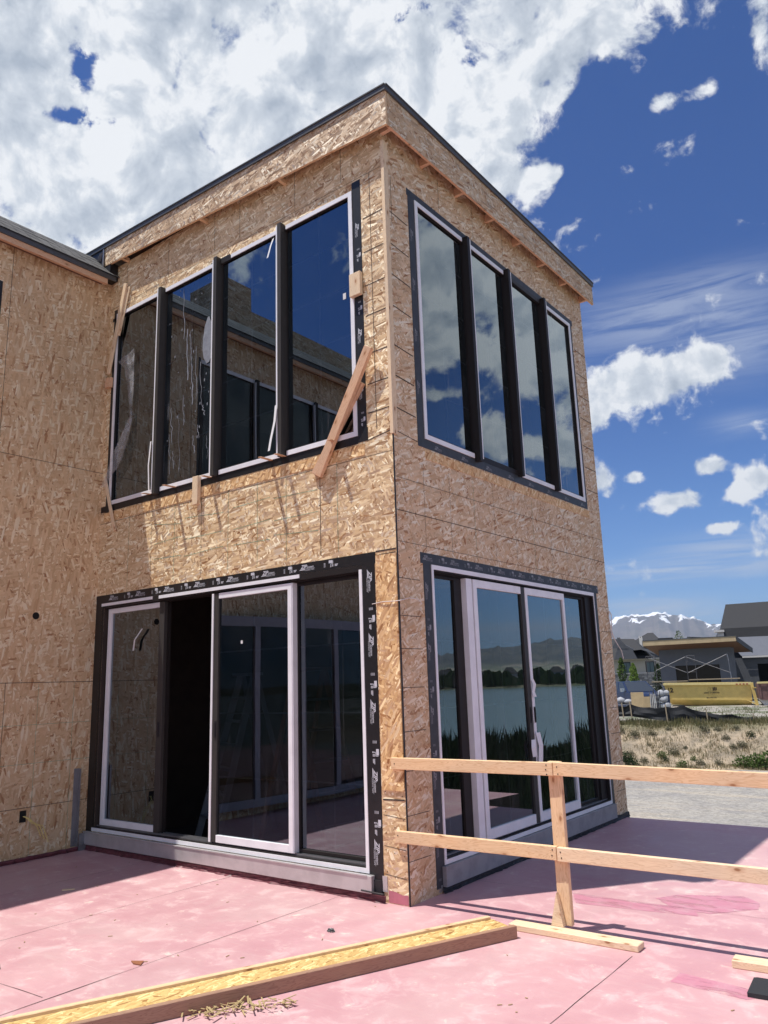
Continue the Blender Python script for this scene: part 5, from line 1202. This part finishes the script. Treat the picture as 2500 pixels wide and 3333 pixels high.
# scaffold in front of it
t = bg('scaffold', 'tubular steel scaffold with cross braces in front of the grey house', 'scaffold', 53)
for (ua, ub, zt) in ((-3.05, -2.50, 2.72), (-.66, -.15, 2.66)):
    mb = MB()
    for u in (ua, ub): mb.tube([(u, 0, G), (u+.0, 0, zt)], .024, 5)
    for z_ in (zt, zt-.35, zt-1.0, 1.0, .4): mb.tube([(ua, 0, z_), (ub, 0, z_)], .02, 5)
    mb.tube([(ua+.12, 0, zt-.35), (ua+.12, 0, zt)], .016, 4); mb.tube([(ub-.12, 0, zt-.35), (ub-.12, 0, zt)], .016, 4)
    mb.build('scaffold_frame', ['scaffold_dark'], t)
mb = MB(); mb.tube([(1.73, 0, 2.68), (1.78, 0, 2.25)], .03, 5); mb.tube([(1.80, 0, 1.60), (1.82, 0, 1.16)], .028, 5); mb.tube([(1.78, 0, 2.25), (1.82, 0, G)], .014, 4)
mb.build('scaffold_post', ['galv'], t)
for (a, b) in (((-2.5, 1.82), (-.70, 2.60)), ((-2.9, 2.62), (-.72, 1.64)), ((-.66, 2.60), (1.76, 1.56)), ((-.60, 1.62), (1.70, 2.66)), ((-2.95, 1.3), (-1.9, .8)), ((-3.0, .9), (-1.7, .95))):
    mb = MB(); mb.tube([(a[0], -.05, a[1]), (b[0], -.05, b[1])], .019, 5); mb.build('cross_brace', ['scaffold_steel'], t)
mb = MB(); mb.box(-.62, 2.3, -.2, .25, 1.16, 1.22); mb.box(-2.85, -.7, -.2, .25, 1.10, 1.15); mb.build('plank', ['stake'], t)
# cream and stone house
t = bg('house', 'cream and stone house with grey gabled roofs beyond the pickup truck', 'house', 75)
W2 = wall_grid([-9.5, -6.4, -5.75, -4.35, -3.7, -1.2], [G-.6, 1.35, 1.8, 2.68, 3.05], [(-6.4, -5.75, 1.8, 2.68), (-4.35, -3.7, 1.8, 2.68)], lambda u, z, d: (u, d, z), None, .25)
W2.build('wall', ['stucco_cream', 'stucco_dark'], t)
mb = MB(); mb.box(-9.5, -1.2, -.12, -.005, G-.6, 1.72, long=-1); mb.build('stone_base', ['stone_veneer'], t)
mb = MB(); mb.box(-9.5, -1.2, -.16, -.121, 1.70, 1.78); mb.box(-9.4, -1.2, -.32, -.25, 2.94, 3.05); mb.build('trim', ['stucco_pale'], t)
for u in (-6.4, -4.35):
    mb = MB(); mb.box(u, u+.65, .04, .10, 1.8, 2.68); f_ = mb.build('window', ['window_teal'], t); mb = MB()
    mb.box(u-.06, u+.71, -.02, .03, 2.68, 2.76); mb.box(u-.06, u, -.02, .03, 1.8, 2.68); mb.box(u+.65, u+.71, -.02, .03, 1.8, 2.68); mb.box(u+.31, u+.34, .0, .035, 1.8, 2.68); mb.build('frame', ['window_dark'], f_)
mb = MB()
mb.poly([(-10, -.6, 3.0), (-3.9, -.6, 3.0), (-5.4, 3.2, 4.95), (-9.5, 3.2, 5.15)][::-1]); mb.poly([(-3.9, -.6, 3.0), (-3.6, 6, 3.0), (-5.4, 3.2, 4.95)][::-1])
mb.poly([(-5.9, -.8, 3.7), (-4.6, -.8, 3.8), (-2.4, -.8, 2.95), (-1.0, .5, 2.8), (-4.3, 3, 3.95), (-5.9, 3, 4.0)][::-1])
mb.poly([(-7.12, -.9, 4.05), (-6.55, 1.2, 5.1), (-5.65, -.9, 3.95)]); 
mb.build('roof', ['stone_grey'], t)
mb = MB(); mb.poly([(-7.12, -1.0, 4.02), (-5.62, -1.0, 3.92), (-6.5, -1.0, 5.0)]); mb.poly([(-7.12, -.99, 4.02), (-6.5, -.99, 5.0), (-5.62, -.99, 3.92)])
mb.prism([(-7.0, 3.0), (-5.0, 3.0), (-5.4, 3.95), (-6.4, 4.6)], -.98, 2, 'y'); mb.build('gable', ['stucco_dark'], t)
t = bg('house', 'brown hip-roofed house with white chimney peeking over the nearer roofs', 'house', 95)
mb = MB(); mb.box(-7.2, -2.6, .5, 8, G, 4.9); mb.build('wall', ['stucco_dark'], t)
mb = MB(); mb.poly([(-7.4, 0, 5.0), (-3.4, 0, 5.0), (-4.6, 4, 6.47), (-5.2, 4, 6.47)][::-1]); mb.poly([(-7.4, 0, 5.0), (-5.2, 4, 6.47), (-4.6, 4, 6.47), (-3.4, 0, 5), (-3.4, 8, 5.0), (-7.4, 8, 5.0)]); mb.box(-4.0, -2.4, 1, 6, 4.8, 5.66)
mb.build('roof', ['stone_grey'], t)
mb = MB(); mb.box(-5.97, -5.6, -.4, .2, 4.6, 5.75); mb.box(-6.0, -5.9, -.3, -.2, 5.75, 5.95); mb.box(-5.75, -5.66, -.3, -.2, 5.75, 5.9); mb.build('chimney', ['stucco_pale'], t)
t = bg('house', 'far white-gabled house showing just above the porch roof', 'house', 100)
mb = MB(); mb.prism([(-1.1, G), (1.6, G), (1.6, 5.3), (-.75, 5.75), (-1.1, 5.45)], 0, 6, 'y'); mb.build('wall', ['white_paint'], t)
mb = MB(); mb.poly([(-.85, -.3, 5.82), (1.8, -.3, 5.6), (1.8, 6.3, 5.6), (-.85, 6.3, 5.82)][::-1]); mb.poly([(-.85, -.3, 5.76), (-.85, 6.3, 5.76), (1.8, 6.3, 5.3), (1.8, -.3, 5.3)][::-1]); mb.poly([(-.85, -.3, 5.76), (1.8, -.3, 5.3), (1.8, -.3, 5.6), (-.85, -.3, 5.82)]); mb.build('roof', ['stone_grey'], t)
# small trees in front of the cream house
def tree(label, dist, u, zb, h, w_, m_, seed, n=900, wide=0):
    t = bg('tree', label, 'tree', dist, u, zb); r2 = random.Random(seed)
    mb = MB(); mb.tube([(0, 0, -.1), (.02, 0, h*.35), (0, .02, h*.9)], .06, 6, 0, .2)
    for k in range(6): a = r2.uniform(0, 6.28); z_ = h*(.25+.1*k); mb.tube([(0, 0, z_), (math.cos(a)*w_*.5, math.sin(a)*w_*.5, z_+h*.18)], .02, 4, 0, .3)
    mb.build('trunk', ['bark'], t); mb = MB()
    for i in range(n):
        q = r2.random(); a = r2.uniform(0, 6.28); env = math.sin(math.pi*min(1, q**.75*.93+.05))**.7*w_*(1+.45*noise.noise(Vector((math.cos(a)*1.5, q*5, seed))))
        rad = env*r2.random()**.45; p = Vector((math.cos(a)*rad, math.sin(a)*rad, h*.14+q*h*.86)); L = .075
        d1 = Vector((r2.uniform(-1, 1), r2.uniform(-1, 1), r2.uniform(-1, 1))).normalized()*L; d2 = d1.cross(Vector((r2.uniform(-1, 1), r2.uniform(-1, 1), r2.uniform(-1, 1)))).normalized()*L*.6
        mb.poly([p-d1, p+d2, p+d1, p-d2])
    mb.build('crown', [m_], t)
tree('bright green young tree in front of the cream house wall', 68, -4.98, .55, 2.0, .42, 'leaf_bright', 5)
tree('darker narrow tree beside the bright young tree', 69, -6.0, .55, 2.5, .40, 'leaf_green', 6)
tree('dark tree behind the scaffold next to the grey house', 66, -3.0, -.2, 2.6, .45, 'leaf_dark', 7)
tree('round treetop just visible above the porch roof', 120, -2.2, 2.0, 5.6, 1.2, 'leaf_green', 9)
# pickup
t = bg('pickup_truck', 'dark blue pickup truck parked beyond the silt fence', 'truck', 46, -2.40, -.62, R(-56))
# local: nose at x=0 pointing +x; body towards -x; y = width (near side negative)
ph = 1.95
def lerp2(z, n_): return z
mb = MB()
side = [(-5.3, .45), (-.15, .42), (0, .62), (0, 1.08), (-.12, 1.18), (-1.25, 1.26), (-1.42, 1.28), (-3.35, 1.22), (-5.3, 1.22)]
mb.prism(side, -.92, .92, 'y'); bevel(mb.build('body', ['truck_blue'], t), .04, 2)
mb = MB(); W0, W1 = .90, .72
bot = [(-1.30, 1.262), (-3.40, 1.222)]; top = [(-1.95, 1.86), (-3.25, 1.86)]
a = [(-1.25, -W0, 1.262), (-3.42, -W0, 1.223), (-3.22, -W1, 1.86), (-2.0, -W1, 1.86)]; b = [(x, -y, z) for x, y, z in a]
mb.poly(a[::-1]); mb.poly(b); mb.poly([a[3], a[2], b[2], b[3]]); mb.poly([a[0], a[3], b[3], b[0]]); mb.poly([a[1], b[1], b[2], a[2]][::1])
cab = bevel(mb.build('cab', ['truck_blue'], t), .03, 2)
def inset(p, e=.12, off=(0, 0, 0)):
    c = sum((Vector(q) for q in p), Vector())/len(p); return [tuple(Vector(q).lerp(c, e)+Vector(off)) for q in p]
mb = MB(); mb.poly(inset([a[0], a[3], b[3], b[0]], .10, (.012, 0, .010))); mb.build('windscreen', ['auto_glass'], t)
mb = MB(); m1, m2 = (-2.28, -W0, 1.243), (-2.42, -W1, 1.86)
mb.poly(inset([a[0], m1, m2, a[3]], .14, (0, -.012, .01))[::-1]); mb.poly(inset([m1, a[1], a[2], m2], .14, (0, -.012, .01))[::-1]); mb.build('side_window', ['auto_glass'], t)
mb = MB(); mb.box(-5.3, -3.5, -.80, .80, 1.225, 1.75); mb.build('cargo', ['rust_bed'], t)
for x in (-.95, -4.3):
    for y in (-.93, .80):
        mb = MB(); pts = [(x+.40*math.cos(k*.349), .40*math.sin(k*.349)+.40) for k in range(18)]; mb.prism(pts, y, y+.14, 'y'); wl = mb.build('wheel', ['tyre'], t)
        mb = MB(); pts = [(x+.22*math.cos(k*.349), .22*math.sin(k*.349)+.40) for k in range(18)]; yy = -.935 if y < 0 else .94; mb.prism(pts, yy, yy+.004, 'y'); mb.build('rim', ['chrome'], wl)
for y in (-.78, .50):
    mb = MB(); mb.box(-.0, .02, y, y+.28, .80, 1.02); mb.build('headlight', ['white_paint'], t)
mb = MB(); mb.box(0.0, .03, -.46, .46, .66, 1.04); mb.build('grille', ['chrome'], t)
mb = MB(); mb.box(-.04, .08, -.92, .92, .42, .60); bevel(mb.build('bumper', ['chrome'], t), .02)
mb = MB(); mb.box(-1.62, -1.5, -1.12, -.93, 1.30, 1.50); mb.build('mirror', ['chrome'], t)
# plywood, bags, barrel of odds and ends by the fence
t = bg('plywood_sheet', 'upright square sheet of plywood leaning beside the silt fence', 'plywood', 42, -3.03, 0)
mb = MB(); mb.box(-.30, .32, 0, .02, -.45, .74); mb.build('board', ['plywood'], t)
t = bg('plywood_sheet', 'smaller brown plywood offcut behind the upright sheet', 'plywood', 42.4, -2.55, 0)
mb = MB(); mb.box(-.2, .10, 0, .02, -.45, .50); mb.build('board', ['tan_fascia'], t)
def bag(label, dist, u, z, w_, h, seed):
    r2 = seed; mb = MB(); n, m_ = 14, 8
    for j in range(m_+1):
        for i in range(n):
            a = 2*math.pi*i/n; e_ = -math.pi/2+math.pi*j/m_; k = 1+.28*noise.noise(Vector((math.cos(a)*1.6+seed, math.sin(a)*1.6, e_*1.4)))
            mb.v.append((w_*math.cos(e_)*math.cos(a)*k, w_*.8*math.cos(e_)*math.sin(a)*k, h*.5+h*.5*math.sin(e_)*k))
    for j in range(m_):
        for i in range(n): mb.f.append((j*n+i, j*n+(i+1) % n, (j+1)*n+(i+1) % n, (j+1)*n+i)); mb.uv.append(None); mb.mi.append(0)
    o = mb.build('sand_bag', ['bag_white'], smooth=True); e0 = CAM.x+math.cos(BR)*u-math.sin(BR)*dist, CAM.y+math.sin(BR)*u+math.cos(BR)*dist
    o.location = (*e0, z); return tag(o, label, 'bag', 'white bags heaped near the dumpster')
bag('white plastic bag on the wire rack left of the plywood', 42.5, -3.88, .20, .22, .30, 1); bag('lower white plastic bag touching the upright plywood', 42.3, -3.50, .18, .20, .22, 2); bag('flat white bag draped between the two plastic bags', 42.7, -3.72, .14, .25, .18, 3)
bag('topmost white bag of the heap beside the dumpster', 44, -1.98, .42, .18, .36, 4); bag('middle white bag of the heap beside the dumpster', 44, -1.86, .12, .20, .36, 5); bag('lowest white bag of the heap at the dumpster end', 44, -1.75, -.22, .22, .38, 6); bag('small white bag leaning behind the heap', 44.3, -1.70, .5, .14, .26, 7)
t = bg('wire_rack', 'low metal rack carrying white plastic bags left of the plywood', 'rack', 42.5, -3.7, 0)
mb = MB(); mb.box(-.5, .42, -.25, .25, .12, .16)
for u in (-.45, .10, .36): mb.bar((u, -.2, -.5), (u, -.2, .12), .04, .03, up=(0, 1, 0))
mb.build('rack_frame', ['galv'], t)
t = bg('tool_cart', 'dark heap of site tools and hoses between pickup and dumpster', 'tools', 43.5, -2.25, 0)
mb = MB()
for k in range(16):
    a = rr.uniform(-.28, .24); mb.bar((a, rr.uniform(-.2, .2), -.45), (a+rr.uniform(-.14, .14), rr.uniform(-.2, .2), rr.uniform(.3, .85)), .035, .035, up=(0, 1, 0))
mb.build('tool_handles', ['scaffold_dark'], t)
mb = MB()
for k in range(4): mb.bar((-.25+.1*k, -.25, -.40), (-.20+.07*k, -.22, .62), .03, .02, up=(0, 1, 0))
mb.build('pale_sticks', ['stucco_pale'], t)
mb = MB(); pts = [(-.4+.08*i, -.3+.12*math.sin(i*1.3), -.28+.16*abs(math.sin(i*.9))) for i in range(14)]; mb.tube(pts, .04, 6); mb.build('hose', ['silt_cloth'], t)

# ------------------------------------------------------------------ air
m = bpy.data.materials.new('air'); m.use_nodes = True; nt = m.node_tree; nt.nodes.clear()
pv = nt.nodes.new('ShaderNodeVolumePrincipled'); pv.inputs['Color'].default_value = (.60, .75, .95, 1); pv.inputs['Density'].default_value = 8e-5; pv.inputs['Anisotropy'].default_value = .2
oo = nt.nodes.new('ShaderNodeOutputMaterial'); nt.links.new(pv.outputs[0], oo.inputs['Volume'])
MATS['air'] = m
mb = MB(); mb.box(-16500, 16500, -16500, 16500, -8, 900, 0, None, -1)
hzo = tag(mb.build('haze', ['air']), kind='stuff')
